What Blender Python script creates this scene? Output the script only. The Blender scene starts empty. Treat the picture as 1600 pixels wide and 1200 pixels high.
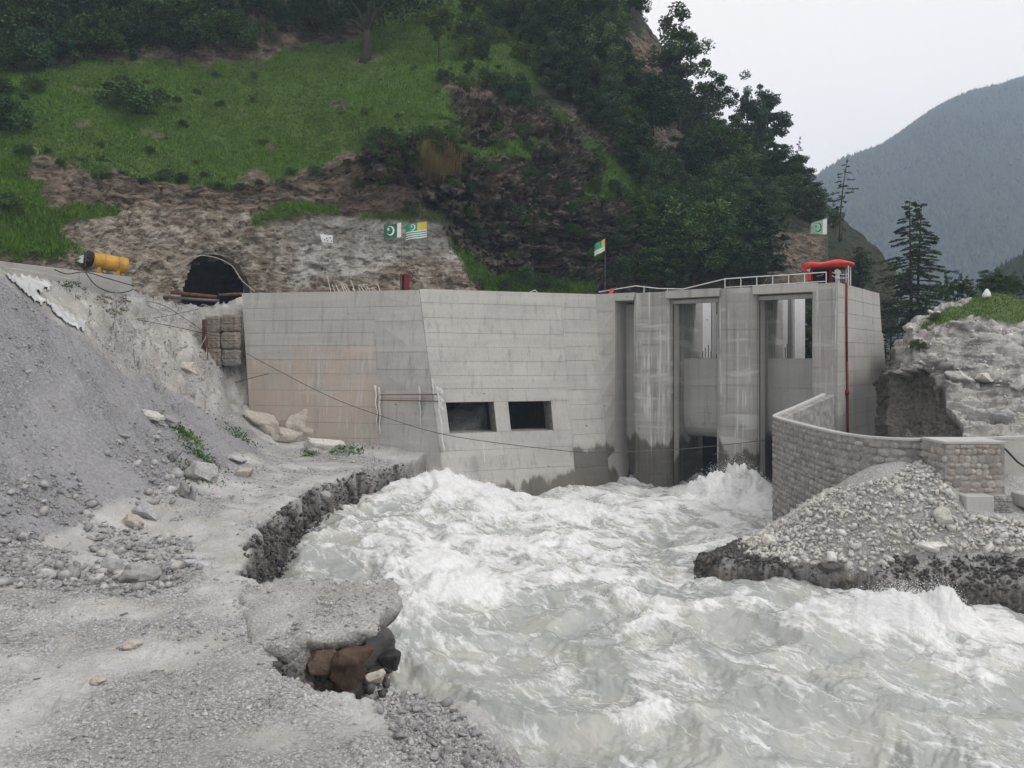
import bpy, bmesh, math, random
import numpy as np
from mathutils import Vector, Matrix
R = math.radians
sc = bpy.context.scene
COL = sc.collection
# ------------------------------------------------------------------ camera
H, V0, FPX = 10.5, 560.0, 1200.0          # eye height, horizon row, focal length (px of a 1600 wide picture)
cam = bpy.data.cameras.new('camera'); camo = bpy.data.objects.new('camera', cam); COL.objects.link(camo)
camo.location = (0, 0, H); camo.rotation_euler = (R(90), 0, 0)
cam.sensor_width = 36.0; cam.lens = 36.0 * FPX / 1600.0
cam.shift_y = (V0 - 600.0) / 1600.0
cam.clip_start = 0.2; cam.clip_end = 12000
sc.camera = camo
# ------------------------------------------------------------------ sky and light
world = bpy.data.worlds.new('World'); sc.world = world; world.use_nodes = True
wn = world.node_tree.nodes; wl = world.node_tree.links; wn.clear()
SUN_EL, SUN_AZ = 50.0, 112.0     # azimuth clockwise from +Y
sky = wn.new('ShaderNodeTexSky'); sky.sky_type = 'NISHITA'; sky.sun_disc = False
sky.sun_elevation = R(SUN_EL); sky.sun_rotation = R(SUN_AZ)
sky.air_density = 1.0; sky.dust_density = 4.0; sky.ozone_density = 1.0; sky.altitude = 1500
veil = wn.new('ShaderNodeMix'); veil.data_type = 'RGBA'; veil.inputs[0].default_value = 0.86   # thin high overcast over the clear sky
veil.inputs[7].default_value = (11.5, 10.8, 10.2, 1)
bg = wn.new('ShaderNodeBackground'); bg.inputs[1].default_value = 0.115
wo = wn.new('ShaderNodeOutputWorld')
wl.new(sky.outputs[0], veil.inputs[6]); wl.new(veil.outputs[2], bg.inputs[0]); wl.new(bg.outputs[0], wo.inputs[0])
sun = bpy.data.lights.new('sun', 'SUN'); sun.energy = 1.5; sun.angle = R(12); sun.color = (1.0, 0.97, 0.93)
suno = bpy.data.objects.new('sun', sun); COL.objects.link(suno)
sdir = Vector((math.sin(R(SUN_AZ)) * math.cos(R(SUN_EL)), math.cos(R(SUN_AZ)) * math.cos(R(SUN_EL)), math.sin(R(SUN_EL))))
suno.rotation_euler = sdir.to_track_quat('Z', 'Y').to_euler()
suno.location = (0, 0, 80)
sc.view_settings.view_transform = 'Standard'; sc.view_settings.look = 'None'
sc.view_settings.exposure = 0.05; sc.view_settings.gamma = 1.0; sc.view_settings.use_curve_mapping = False
sc.render.engine = 'CYCLES'
sc.cycles.use_denoising = True; sc.cycles.use_adaptive_sampling = True; sc.cycles.adaptive_threshold = 0.03; sc.cycles.adaptive_min_samples = 16
sc.cycles.max_bounces = 4; sc.cycles.diffuse_bounces = 2; sc.cycles.glossy_bounces = 2; sc.cycles.transmission_bounces = 2
sc.cycles.volume_bounces = 1; sc.cycles.transparent_max_bounces = 8

# ------------------------------------------------------------------ helpers
rng = np.random.default_rng(7)
def at(u, v, Y):                       # photograph pixel at a depth -> point of the place
    return np.array([(u - 800.0) / FPX * Y, Y, H - (v - V0) / FPX * Y])
def gp(u, v, z):                       # photograph pixel on a level z -> point of the place
    Y = (H - z) * FPX / (v - V0)
    return np.array([(u - 800.0) / FPX * Y, Y, z])
def uv_of(P):
    P = np.asarray(P, float)
    return 800 + FPX * P[..., 0] / P[..., 1], V0 + (H - P[..., 2]) * FPX / P[..., 1]

_perm = np.random.default_rng(11).permutation(256).astype(np.int64); _perm = np.concatenate([_perm, _perm, _perm])
_g = np.random.default_rng(12).normal(size=(256, 3)); _g /= np.linalg.norm(_g, axis=1)[:, None]
def perlin(p):
    p = np.asarray(p, float); i = np.floor(p).astype(np.int64); f = p - i; i &= 255
    w = f * f * f * (f * (f * 6 - 15) + 10)
    out = np.zeros(len(p))
    for dx in (0, 1):
        wx = w[:, 0] if dx else 1 - w[:, 0]; px = _perm[(i[:, 0] + dx) & 255]
        for dy in (0, 1):
            wy = w[:, 1] if dy else 1 - w[:, 1]; py = _perm[px + ((i[:, 1] + dy) & 255)]
            for dz in (0, 1):
                wz = w[:, 2] if dz else 1 - w[:, 2]
                g = _g[_perm[py + ((i[:, 2] + dz) & 255)]]
                out += wx * wy * wz * (g[:, 0] * (f[:, 0] - dx) + g[:, 1] * (f[:, 1] - dy) + g[:, 2] * (f[:, 2] - dz))
    return out * 1.5
def fbm(p, octv=4, gain=0.5, lac=2.03):
    p = np.asarray(p, float); s = np.zeros(len(p)); a = 1.0
    for o in range(octv):
        s += a * perlin(p + 17.3 * o); p = p * lac; a *= gain
    return s
def ridged(p, octv=3, gain=0.5):
    p = np.asarray(p, float); s = np.zeros(len(p)); a = 1.0
    for o in range(octv):
        s += a * (1 - np.abs(perlin(p + 9.1 * o)) * 2.2); p = p * 2.07; a *= gain
    return s
_j = np.random.default_rng(14).random((256, 3)); _jv = np.random.default_rng(15).random(256)
def cells(p):                          # value of the nearest cell and distance to the cell border: broken rock
    p = np.asarray(p, float); i = np.floor(p).astype(np.int64); d1 = np.full(len(p), 9.0); d2 = np.full(len(p), 9.0); val = np.zeros(len(p))
    for dx in (-1, 0, 1):
        for dy in (-1, 0, 1):
            for dz in (-1, 0, 1):
                q = i + np.array([dx, dy, dz]); h = _perm[_perm[_perm[q[:, 0] & 255] + (q[:, 1] & 255)] + (q[:, 2] & 255)]
                d = ((q + _j[h] - p) ** 2).sum(1); c = d < d1
                d2 = np.where(c, d1, np.minimum(d2, d)); val = np.where(c, _jv[h], val); d1 = np.where(c, d, d1)
    return val, np.sqrt(d2) - np.sqrt(d1)
def sstep(a, b, x):
    t = np.clip((x - a) / (b - a), 0, 1); return t * t * (3 - 2 * t)
def pip(poly, u, v):                   # soft-free point in polygon
    poly = np.asarray(poly, float); ins = np.zeros(len(u), bool); n = len(poly)
    for a in range(n):
        x1, y1 = poly[a]; x2, y2 = poly[(a + 1) % n]
        c = (y1 > v) != (y2 > v)
        xi = x1 + (v - y1) * (x2 - x1) / ((y2 - y1) if y2 != y1 else 1e-9)
        ins ^= c & (u < xi)
    return ins
def seg_dist(poly, x, y):
    d = np.full(len(x), 1e9); poly = np.asarray(poly, float)
    for a in range(len(poly) - 1):
        p, q = poly[a], poly[a + 1]; e = q - p; L = max(e @ e, 1e-9)
        t = np.clip(((x - p[0]) * e[0] + (y - p[1]) * e[1]) / L, 0, 1)
        d = np.minimum(d, np.hypot(x - p[0] - t * e[0], y - p[1] - t * e[1]))
    return d
class TPS:                             # smooth surface through scattered heights
    def __init__(s, pts, lam=0.02):
        P = np.asarray(pts, float); s.c = P[:, :2]; n = len(P)
        K = s.k(s.c) + lam * np.eye(n) * 100; A = np.zeros((n + 3, n + 3)); A[:n, :n] = K
        A[:n, n] = 1; A[:n, n + 1:] = s.c; A[n, :n] = 1; A[n + 1:, :n] = s.c.T
        s.w = np.linalg.solve(A, np.concatenate([P[:, 2], [0, 0, 0]]))
    def k(s, q):
        r2 = ((q[:, None, :] - s.c[None]) ** 2).sum(-1) + 1e-6
        return 0.5 * r2 * np.log(r2)
    def __call__(s, x, y):
        q = np.stack([x, y], 1); out = np.empty(len(q))
        for a in range(0, len(q), 40000):
            b = q[a:a + 40000]; out[a:a + 40000] = s.k(b) @ s.w[:-3] + s.w[-3] + b @ s.w[-2:]
        return out

def mesh_np(V, F, smooth=False, name='m'):
    V = np.asarray(V, np.float32); F = np.asarray(F, np.int32); n, k = F.shape
    me = bpy.data.meshes.new(name)
    me.vertices.add(len(V)); me.vertices.foreach_set('co', V.ravel())
    me.loops.add(n * k); me.loops.foreach_set('vertex_index', F.ravel())
    me.polygons.add(n); me.polygons.foreach_set('loop_start', np.arange(0, n * k, k, dtype=np.int32))
    me.update(calc_edges=True)
    if smooth: me.polygons.foreach_set('use_smooth', np.ones(n, bool))
    return me
def add_attr(me, name, arr):
    me.attributes.new(name, 'FLOAT', 'POINT').data.foreach_set('value', np.asarray(arr, np.float32))
def link(name, me, mat=None, parent=None):
    o = bpy.data.objects.new(name, me); COL.objects.link(o)
    if mat is not None and me is not None and not me.materials: me.materials.append(mat)
    if parent is not None: o.parent = parent
    return o
def tag(o, label=None, cat=None, group=None, kind=None):
    if label: o['label'] = label
    if cat: o['category'] = cat
    if group: o['group'] = group
    if kind: o['kind'] = kind
    return o
def empty(name, loc=(0, 0, 0)):
    o = bpy.data.objects.new(name, None); COL.objects.link(o); o.location = Vector(loc); o.empty_display_size = 0.3; return o
def structure(o, label=None):
    o['kind'] = 'structure'
    if label: o['label'] = label
    return o
class MB:                              # mesh builder in world (or parent-relative) coordinates
    def __init__(s): s.v = []; s.f = []
    def add(s, vs, fs):
        b = len(s.v); s.v += [tuple(map(float, p)) for p in vs]; s.f += [tuple(b + i for i in f) for f in fs]; return s
    def hexa(s, a):                    # 8 points: 0-3 one ring, 4-7 the other
        return s.add(a, [(3, 2, 1, 0), (4, 5, 6, 7), (0, 1, 5, 4), (1, 2, 6, 5), (2, 3, 7, 6), (3, 0, 4, 7)])
    def box(s, c, d, rz=0.0):
        x, y, z = d[0] / 2, d[1] / 2, d[2] / 2; ca, sa = math.cos(rz), math.sin(rz)
        q = [(-x, -y), (x, -y), (x, y), (-x, y)]
        pts = [(c[0] + a * ca - b * sa, c[1] + a * sa + b * ca, c[2] + k) for k in (-z, z) for a, b in q]
        return s.hexa(pts)
    def slab(s, quad, back):           # quad: tl, tr, br, bl seen from the front
        q = [np.asarray(p, float) for p in quad]; b = np.asarray(back, float)
        return s.hexa(q + [p + b for p in q])
    def tube(s, pts, r, n=6, r1=None, cap=True):
        pts = [Vector(p) for p in pts]; m = len(pts); rings = []
        for i, p in enumerate(pts):
            d = (pts[min(i + 1, m - 1)] - pts[max(i - 1, 0)]).normalized()
            a = d.orthogonal().normalized() if i == 0 else (a - d * a.dot(d)).normalized()
            b = d.cross(a); rr = r if r1 is None else r + (r1 - r) * i / (m - 1)
            rings.append([p + (a * math.cos(2 * math.pi * k / n) + b * math.sin(2 * math.pi * k / n)) * rr for k in range(n)])
        b0 = len(s.v); s.v += [tuple(q) for ring in rings for q in ring]
        for i in range(m - 1):
            for k in range(n):
                s.f.append((b0 + i * n + k, b0 + i * n + (k + 1) % n, b0 + (i + 1) * n + (k + 1) % n, b0 + (i + 1) * n + k))
        if cap:
            s.f.append(tuple(b0 + k for k in reversed(range(n)))); s.f.append(tuple(b0 + (m - 1) * n + k for k in range(n)))
        return s
    def mesh(s, smooth=False, name='m'):
        me = bpy.data.meshes.new(name); me.from_pydata(s.v, [], s.f); me.update()
        if smooth: me.polygons.foreach_set('use_smooth', np.ones(len(me.polygons), bool))
        return me
    def build(s, name, mat, parent=None, smooth=False, bevel=0.0):
        me = s.mesh(smooth, name)
        if parent is not None and world_loc(parent).length > 0:
            me.transform(Matrix.Translation(-world_loc(parent)))
        o = link(name, me, mat, parent)
        if bevel:
            m = o.modifiers.new('bevel', 'BEVEL'); m.width = bevel; m.segments = 1; m.limit_method = 'ANGLE'
        return o
def world_loc(o):
    v = Vector(o.location)
    while o.parent: o = o.parent; v = v + Vector(o.location)
    return v
def catenary(a, b, sag, n=24):
    a, b = np.asarray(a, float), np.asarray(b, float)
    return [a + (b - a) * t - np.array([0, 0, 4 * sag * t * (1 - t)]) for t in np.linspace(0, 1, n)]

# ------------------------------------------------------------------ materials
class NT:
    def __init__(s, name):
        s.m = bpy.data.materials.new(name); s.m.use_nodes = True; s.t = s.m.node_tree; s.t.nodes.clear()
        s.out = s.t.nodes.new('ShaderNodeOutputMaterial'); s.bsdf = s.t.nodes.new('ShaderNodeBsdfPrincipled')
        s.t.links.new(s.bsdf.outputs[0], s.out.inputs[0]); s.set('Specular IOR Level', 0.25)
        s._pos = None
    def n(s, typ, **kw):
        nd = s.t.nodes.new('ShaderNode' + typ)
        for k, v in kw.items(): setattr(nd, k, v)
        return nd
    def l(s, a, b): s.t.links.new(a, b)
    def put(s, sock, val):
        if hasattr(val, 'is_linked') or isinstance(val, bpy.types.NodeSocket): s.l(val, sock)
        else: sock.default_value = val
    def set(s, name, val): s.put(s.bsdf.inputs[name], val)
    def pos(s):
        if s._pos is None: s._pos = s.n('NewGeometry').outputs['Position']
        return s._pos
    def mapped(s, scale=(1, 1, 1), rot=(0, 0, 0), vec=None):
        m = s.n('Mapping'); m.inputs['Scale'].default_value = scale; m.inputs['Rotation'].default_value = rot
        s.l(vec or s.pos(), m.inputs['Vector']); return m.outputs[0]
    def noise(s, scale, detail=4, rough=0.55, vec=None, dist=0.0, typ='FBM'):
        nd = s.n('TexNoise'); nd.noise_type = typ; nd.inputs['Scale'].default_value = scale; nd.inputs['Detail'].default_value = detail
        nd.inputs['Roughness'].default_value = rough; nd.inputs['Distortion'].default_value = dist
        s.l(vec or s.pos(), nd.inputs['Vector']); return nd.outputs['Fac']
    def voro(s, scale, vec=None, feature='F1', out='Distance', rnd=1.0):
        nd = s.n('TexVoronoi', feature=feature); nd.inputs['Scale'].default_value = scale; nd.inputs['Randomness'].default_value = rnd
        s.l(vec or s.pos(), nd.inputs['Vector']); return nd.outputs[out]
    def ramp(s, fac, a, b, c0=0.0, c1=1.0):
        nd = s.n('MapRange', interpolation_type='SMOOTHSTEP'); s.put(nd.inputs[0], fac)
        nd.inputs[1].default_value = a; nd.inputs[2].default_value = b; nd.inputs[3].default_value = c0; nd.inputs[4].default_value = c1
        return nd.outputs[0]
    def math(s, op, a, b=0.0, clamp=False):
        nd = s.n('Math', operation=op, use_clamp=clamp); s.put(nd.inputs[0], a); s.put(nd.inputs[1], b); return nd.outputs[0]
    def mix(s, fac, a, b, mode='MIX'):
        nd = s.n('Mix', data_type='RGBA', blend_type=mode); s.put(nd.inputs[0], fac)
        for i, c in ((6, a), (7, b)):
            if isinstance(c, (tuple, list)): c = (*c[:3], 1)
            s.put(nd.inputs[i], c)
        return nd.outputs[2]
    def attr(s, name): nd = s.n('Attribute'); nd.attribute_name = name; return nd.outputs['Fac']
    def objrand(s): return s.n('ObjectInfo').outputs['Random']
    def z(s): nd = s.n('SeparateXYZ'); s.l(s.pos(), nd.inputs[0]); return nd.outputs[2]
    def bump(s, h, strength=0.5, dist=0.1, prev=None):
        nd = s.n('Bump'); nd.inputs['Strength'].default_value = strength; nd.inputs['Distance'].default_value = dist
        s.l(h, nd.inputs['Height'])
        if prev is not None: s.l(prev, nd.inputs['Normal'])
        s.l(nd.outputs[0], s.bsdf.inputs['Normal']); return nd.outputs[0]
    def done(s, color, rough=0.85):
        s.set('Base Color', (*color[:3], 1) if isinstance(color, (tuple, list)) else color); s.set('Roughness', rough); return s.m
def plain(name, c, rough=0.7, metal=0.0, var=0.25, scale=3.0):
    t = NT(name); t.set('Metallic', metal)
    n = t.noise(scale, 5); col = t.mix(t.ramp(n, 0.3, 0.7), tuple(x * (1 - var) for x in c), tuple(min(1, x * (1 + var * .6)) for x in c))
    t.bump(t.noise(scale * 8, 3), 0.15, 0.02)
    return t.done(col, rough)
def stone_mat(name, c, var=0.35, rough=0.85, tint=(1, .95, .85), wet=None):
    t = NT(name); r = t.objrand(); pr = t.attr('rand')
    k = t.math('FRACT', t.math('ADD', t.math('MULTIPLY', r, 7.3), pr))
    lo = tuple(x * (1 - var) for x in c); hi = tuple(min(.9, x * (1 + var)) for x in c)
    col = t.mix(k, lo, hi)
    k2 = t.math('FRACT', t.math('MULTIPLY', k, 5.7))
    col = t.mix(t.math('MULTIPLY', k2, 0.6), col, tuple(c[i] * tint[i] for i in range(3)))
    n = t.noise(5, 5, 0.65); col = t.mix(t.ramp(n, 0.38, 0.66, 0, 0.6), col, tuple(x * 0.55 for x in c))
    col = t.mix(t.ramp(t.noise(2.2, 3), .55, .75, 0, .4), col, tuple(min(.9, x * 1.35) for x in c))
    rg = rough
    if wet is not None:
        w = t.ramp(t.math('ADD', t.z(), t.math('MULTIPLY', t.noise(.8, 3), 1.0)), wet, wet + 0.5, 1, 0)
        col = t.mix(w, col, t.mix(1.0, col, (.30, .30, .32), 'MULTIPLY')); rg = t.ramp(w, 0, 1, rough, 0.3)
    t.bump(t.noise(12, 4, .65), 0.6, 0.06)
    return t.done(col, rg)
# ------------------------------------------------------------------ named materials
def concrete(name, c, streak=0.35, white=0.0, wetz=-0.2, pink=0.0, var=.05):
    t = NT(name); r = t.objrand()
    col = t.mix(r, tuple(x * (1 - var) for x in c), tuple(x * (1 + var * .7) for x in c))
    big = t.noise(0.22, 5, .6); col = t.mix(t.ramp(big, .36, .68, 0, .45), col, tuple(x * .70 for x in c))
    col = t.mix(t.ramp(t.noise(.5, 4, .6), .55, .7, 0, .35), col, (c[0] * 1.12, c[1] * 1.10, c[2] * 1.04))
    sv = t.noise(1.0, 5, .6, t.mapped((1.9, 1.9, 0.07))); col = t.mix(t.ramp(sv, .50, .74, 0, streak), col, tuple(x * .40 for x in c))
    form = t.noise(1.0, 2, .5, t.mapped((9, 9, .02))); col = t.mix(t.ramp(form, .42, .62, 0, .16), col, tuple(x * .62 for x in c))
    fine = t.noise(6, 6, .68); col = t.mix(t.ramp(fine, .38, .7, 0, .25), col, tuple(x * .6 for x in c))
    lift = t.noise(1.0, 2, .4, t.mapped((.10, .10, 1.3))); col = t.mix(t.ramp(lift, .5, .66, 0, .2), col, tuple(min(.8, x * 1.2) for x in c))
    spot = t.voro(.42, t.mapped((1, 1, 1.3))); col = t.mix(t.ramp(spot, .035, .05, .75, 0), col, (.05, .05, .05))
    if pink:
        pk = t.noise(.5, 4, .6, t.mapped((1, 1, .5))); col = t.mix(t.ramp(pk, .3, .62, pink * .25, pink), col, (c[0] * 1.00, c[1] * .86, c[2] * .76))
    if white:
        wv = t.noise(1.0, 4, .6, t.mapped((3.0, 3.0, 0.09))); wv2 = t.noise(.7, 3, .5, t.mapped((1, 1, .6))); band = t.noise(1.0, 2, .5, t.mapped((.15, .15, .95)))
        w = t.math('MULTIPLY', t.ramp(wv, .50, .66), t.ramp(wv2, .36, .6)); w = t.math('MAXIMUM', w, t.math('MULTIPLY', t.ramp(band, .56, .66), .55)); col = t.mix(t.math('MULTIPLY', w, white), col, (.60, .605, .595))
    jag = t.math('ADD', t.z(), t.math('MULTIPLY', t.noise(1.0, 4, .6, t.mapped((.35, .35, .05))), -7.0))
    w = t.ramp(jag, wetz - 3.7, wetz - 3.1, 1, 0); col = t.mix(w, col, t.mix(1.0, col, (.36, .35, .32), 'MULTIPLY'))
    b = t.bump(t.noise(9, 4, .6), .25, .03); t.bump(form, .15, .02, b)
    return t.done(col, t.ramp(w, 0, 1, .88, .45))
M = {}
M['concrete'] = concrete('concrete', (.455, .445, .415), streak=.5, wetz=-1.5)
M['concrete_flank'] = concrete('concrete_flank', (.45, .44, .41), wetz=.9)
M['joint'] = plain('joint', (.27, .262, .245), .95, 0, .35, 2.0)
M['concrete_pink'] = concrete('concrete_pink', (.44, .42, .385), pink=.72, streak=.5, white=.35)
M['concrete_pier'] = concrete('concrete_pier', (.37, .365, .345), streak=.65, white=.85, wetz=2.2)
M['concrete_dark'] = concrete('concrete_dark', (.46, .455, .44), streak=.6, wetz=2.2)
M['concrete_pale'] = concrete('concrete_pale', (.50, .495, .48), streak=.25)
M['column_pale'] = concrete('column_pale', (.80, .80, .80), streak=.12)
M['concrete_old'] = concrete('concrete_old', (.40, .39, .37), streak=.5)
M['rust'] = plain('rust', (.14, .065, .035), .8, 0, .4)
M['white_paint'] = plain('white_paint', (.72, .72, .70), .5, 0, .15)
M['cloth_white'] = plain('cloth_white', (.74, .75, .74), .9, 0, .08)
M['cloth_red'] = plain('cloth_red', (.62, .05, .04), .45, 0, .18, 1.2)
M['red_paint'] = plain('red_paint', (.22, .012, .03), .5, 0, .2)
M['red_hose'] = plain('red_hose', (.22, .035, .04), .6, 0, .45, 0.5)
M['yellow'] = plain('yellow', (.50, .28, .04), .42, 0, .22, 1.3)
M['black'] = plain('black', (.012, .012, .014), .6, 0, .3)
M['cable'] = plain('cable', (.03, .03, .032), .5, 0, .3)
M['steel_rope'] = plain('steel_rope', (.10, .10, .095), .5, 0.3, .3)
M['pale_rope'] = plain('pale_rope', (.55, .53, .48), .8, 0, .2)
M['steel'] = plain('steel', (.18, .17, .165), .5, .4, .3)
M['bark'] = plain('bark', (.055, .045, .036), .95, 0, .4, 4)
M['bark_pale'] = plain('bark_pale', (.13, .115, .10), .95, 0, .4, 4)
M['flag_green'] = plain('flag_green', (.03, .15, .09), .85, 0, .15)
M['flag_mint'] = plain('flag_mint', (.04, .26, .17), .85, 0, .12)
M['flag_yellow'] = plain('flag_yellow', (.62, .50, .08), .85, 0, .1)
M['flag_pale'] = plain('flag_pale', (.30, .45, .36), .85, 0, .2)
M['skin'] = plain('skin', (.28, .15, .09), .6, 0, .1)
M['hair'] = plain('hair', (.012, .01, .009), .6, 0, .2)
M['cloth_grey'] = plain('cloth_grey', (.20, .205, .21), .9, 0, .2)
M['orange_cloth'] = plain('orange_cloth', (.55, .12, .05), .8, 0, .2)
M['mineral'] = plain('mineral', (.62, .615, .60), .9, 0, .12, 5)
M['tarp'] = plain('tarp', (.52, .53, .535), .7, 0, .25, 1.2)
M['stone_grey'] = stone_mat('stone_grey', (.345, .348, .36), .5)
M['stone_bank'] = stone_mat('stone_bank', (.42, .42, .42), .42, tint=(1.05, .98, .88))
M['stone_pale'] = stone_mat('stone_pale', (.62, .61, .585), .24, tint=(1.0, .96, .86))
M['stone_wet_shade'] = stone_mat('stone_wet_shade', (.095, .093, .092), .8, .45, tint=(1.1, 1.0, .9))  # washed stones, darkened beyond damp to carry the shade of the edge
M['stone_brown'] = stone_mat('stone_brown', (.135, .098, .074), .5, tint=(1.2, .85, .65))
M['boulder_pale'] = stone_mat('boulder_pale', (.50, .46, .41), .15, tint=(1.0, .92, .84))
M['masonry'] = stone_mat('masonry', (.33, .325, .315), .38, tint=(1.05, .98, .88))
M['masonry_warm'] = stone_mat('masonry_warm', (.38, .365, .335), .42, tint=(1.08, .86, .72))
M['gabion'] = stone_mat('gabion', (.27, .25, .22), .3, tint=(1.1, .9, .75))
def foliage(name, c, var=.5):
    t = NT(name); r = t.objrand(); pr = t.attr('rand')
    col = t.mix(pr, tuple(x * (1 - var) for x in c), tuple(x * (1 + var) for x in c))
    col = t.mix(r, t.mix(1.0, col, (.55, .68, .82), 'MULTIPLY'), t.mix(1.0, col, (1.5, 1.3, .85), 'MULTIPLY'))
    t.set('Specular IOR Level', .15)
    return t.done(col, .7)
M['leaf'] = foliage('leaf', (.070, .130, .050))
M['leaf_dark'] = foliage('leaf_dark', (.040, .078, .034))
M['leaf_blue'] = foliage('leaf_blue', (.066, .110, .066))
M['leaf_bright'] = foliage('leaf_bright', (.055, .105, .03))
M['leaf_weed'] = foliage('leaf_weed', (.055, .125, .035))
M['needle'] = foliage('needle', (.058, .098, .058))
M['grass_blade'] = foliage('grass_blade', (.072, .150, .022), .6)
M['grass_dry'] = foliage('grass_dry', (.16, .115, .055), .35)

# bank: dusty grey silt with gravel; 'pile' = blue-grey scree, 'tan' = sprayed concrete and soil, 'wet' = washed foot and cut face, damp and shade both in the colour
t = NT('bank_ground')
n1 = t.noise(.55, 5, .6); n2 = t.noise(4.5, 5, .65); n3 = t.voro(9.0, t.pos()); n4 = t.noise(30, 4, .6)
silt = t.mix(t.ramp(n1, .35, .68), (.47, .465, .45), (.58, .58, .575))
silt = t.mix(t.ramp(n2, .42, .72, 0, .5), silt, (.34, .335, .33))
silt = t.mix(t.ramp(t.noise(.16, 4, .6), .46, .62, 0, .7), silt, (.40, .38, .345)); silt = t.mix(t.ramp(t.noise(1.0, 4, .55, t.mapped((.16, .6, 1), (0, 0, R(24)))), .5, .64, 0, .5), silt, (.38, .375, .375)); silt = t.mix(t.ramp(t.noise(.3, 5, .65, t.mapped((.5, 1, 1))), .56, .68, 0, .6), silt, (.62, .62, .61))
scree = t.mix(t.ramp(n2, .35, .7), (.235, .236, .246), (.36, .361, .375))
scree = t.mix(t.ramp(n1, .4, .65, 0, .4), scree, (.31, .30, .295))
tan = t.mix(t.ramp(n1, .38, .64), (.38, .365, .33), (.53, .52, .495)); tan = t.mix(t.ramp(n2, .5, .75, 0, .6), tan, (.21, .185, .15))
col = t.mix(t.attr('pile'), silt, scree); col = t.mix(t.attr('tan'), col, tan)
grv = t.attr('grv'); n5 = t.voro(3.6, t.pos()); col = t.mix(t.math('MULTIPLY', t.ramp(n3, .30, .55, 0, .6), grv), col, (.17, .17, .175)); col = t.mix(t.math('MULTIPLY', t.ramp(n5, .22, .36, .4, 0), grv), col, (.47, .47, .465)); col = t.mix(t.ramp(n4, .35, .7, 0, .3), col, (.2, .2, .2))
face = t.mix(t.ramp(n2, .35, .65), (.045, .043, .042), (.13, .12, .108))  # near-black tones: wet gravel with shade painted in
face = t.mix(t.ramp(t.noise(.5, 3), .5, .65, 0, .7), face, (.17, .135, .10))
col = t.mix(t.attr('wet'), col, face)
b = t.bump(n2, .7, .16); b = t.bump(n3, .5, .07, b); b = t.bump(n5, .4, .10, b); t.bump(n4, .4, .02, b)
M['bank'] = t.done(col, t.ramp(t.attr('wet'), 0, 1, .92, .6))

# hillside
t = NT('hillside_ground'); wp = t.noise(.08, 4); st = t.mapped((.60, .60, 2.0), (R(10), R(-14), 0))
strata = t.noise(.55, 5, .66, st); blk = t.voro(.55, t.mapped((1, 1, 1.7), (R(10), R(-14), 0)), 'DISTANCE_TO_EDGE'); n1 = t.noise(.6, 5, .62); n2 = t.noise(3.2, 4, .6)
rock = t.mix(t.ramp(strata, .34, .66), (.055, .046, .038), (.20, .158, .118))
rock = t.mix(t.ramp(n1, .5, .72, 0, .6), rock, (.29, .235, .185))
crag = t.mix(t.ramp(strata, .38, .68), (.024, .021, .018), (.118, .100, .080)); crag = t.mix(t.ramp(n1, .6, .78, 0, .6), crag, (.24, .215, .18))
crag = t.mix(t.ramp(t.noise(.16, 4), .55, .68, 0, .65), crag, (.085, .062, .042))
shot = t.mix(t.ramp(n1, .38, .64), (.27, .255, .225), (.44, .43, .40)); shot = t.mix(t.ramp(strata, .50, .68, 0, .85), shot, (.12, .10, .078))
tanc = t.mix(t.ramp(n1, .36, .66), (.20, .165, .125), (.37, .34, .29)); tanc = t.mix(t.ramp(strata, .46, .68, 0, .8), tanc, (.105, .08, .058))
gr = t.mix(t.ramp(n2, .3, .7), (.035, .075, .014), (.085, .145, .028)); gr = t.mix(t.ramp(n1, .52, .74, 0, .55), gr, (.125, .145, .045))
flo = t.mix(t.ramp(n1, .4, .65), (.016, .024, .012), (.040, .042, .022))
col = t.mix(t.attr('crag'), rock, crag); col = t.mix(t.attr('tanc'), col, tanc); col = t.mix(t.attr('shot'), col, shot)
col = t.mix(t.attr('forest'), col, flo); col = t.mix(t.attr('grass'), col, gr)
dash = t.noise(1.0, 5, .6, t.mapped((.85, .85, 1.9), (R(8), R(-16), 0))); pocket_shade = t.math('MULTIPLY', t.ramp(dash, .565, .60), t.math('SUBTRACT', 1.0, t.math('MAXIMUM', t.attr('grass'), t.attr('forest'))))
col = t.mix(t.math('MULTIPLY', pocket_shade, .6), col, (.045, .036, .028))  # shade in the rock pockets painted as dark dashes
b = t.bump(strata, .9, .5); b = t.bump(dash, .8, .35, b); b = t.bump(n1, .6, .4, b); t.bump(n2, .5, .15, b)
M['hill'] = t.done(col, .92)

# outcrop on the far right bank
t = NT('outcrop_ground'); st = t.mapped((.35, .35, 2.2), (0, R(16), 0))
strata = t.noise(.6, 7, .66, st); n1 = t.noise(.5, 5, .6); n2 = t.noise(3.4, 6, .65)
rock = t.mix(t.ramp(strata, .36, .62), (.13, .125, .118), (.42, .41, .39)); rock = t.mix(t.ramp(n1, .42, .6, 0, .8), rock, (.44, .43, .405))
rock = t.mix(t.ramp(n2, .5, .72, 0, .5), rock, (.19, .18, .165))
gr = t.mix(t.ramp(n2, .3, .7), (.045, .075, .02), (.12, .14, .05))
soil = t.mix(t.ramp(n2, .35, .65), (.055, .052, .047), (.12, .112, .098))  # dark soil, with the shadow on that face mixed into the tone
col = t.mix(t.attr('soil'), rock, soil); col = t.mix(t.attr('grass'), col, gr)
b = t.bump(strata, .8, .35); t.bump(n2, .5, .12, b)
M['outcrop'] = t.done(col, .92)

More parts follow.
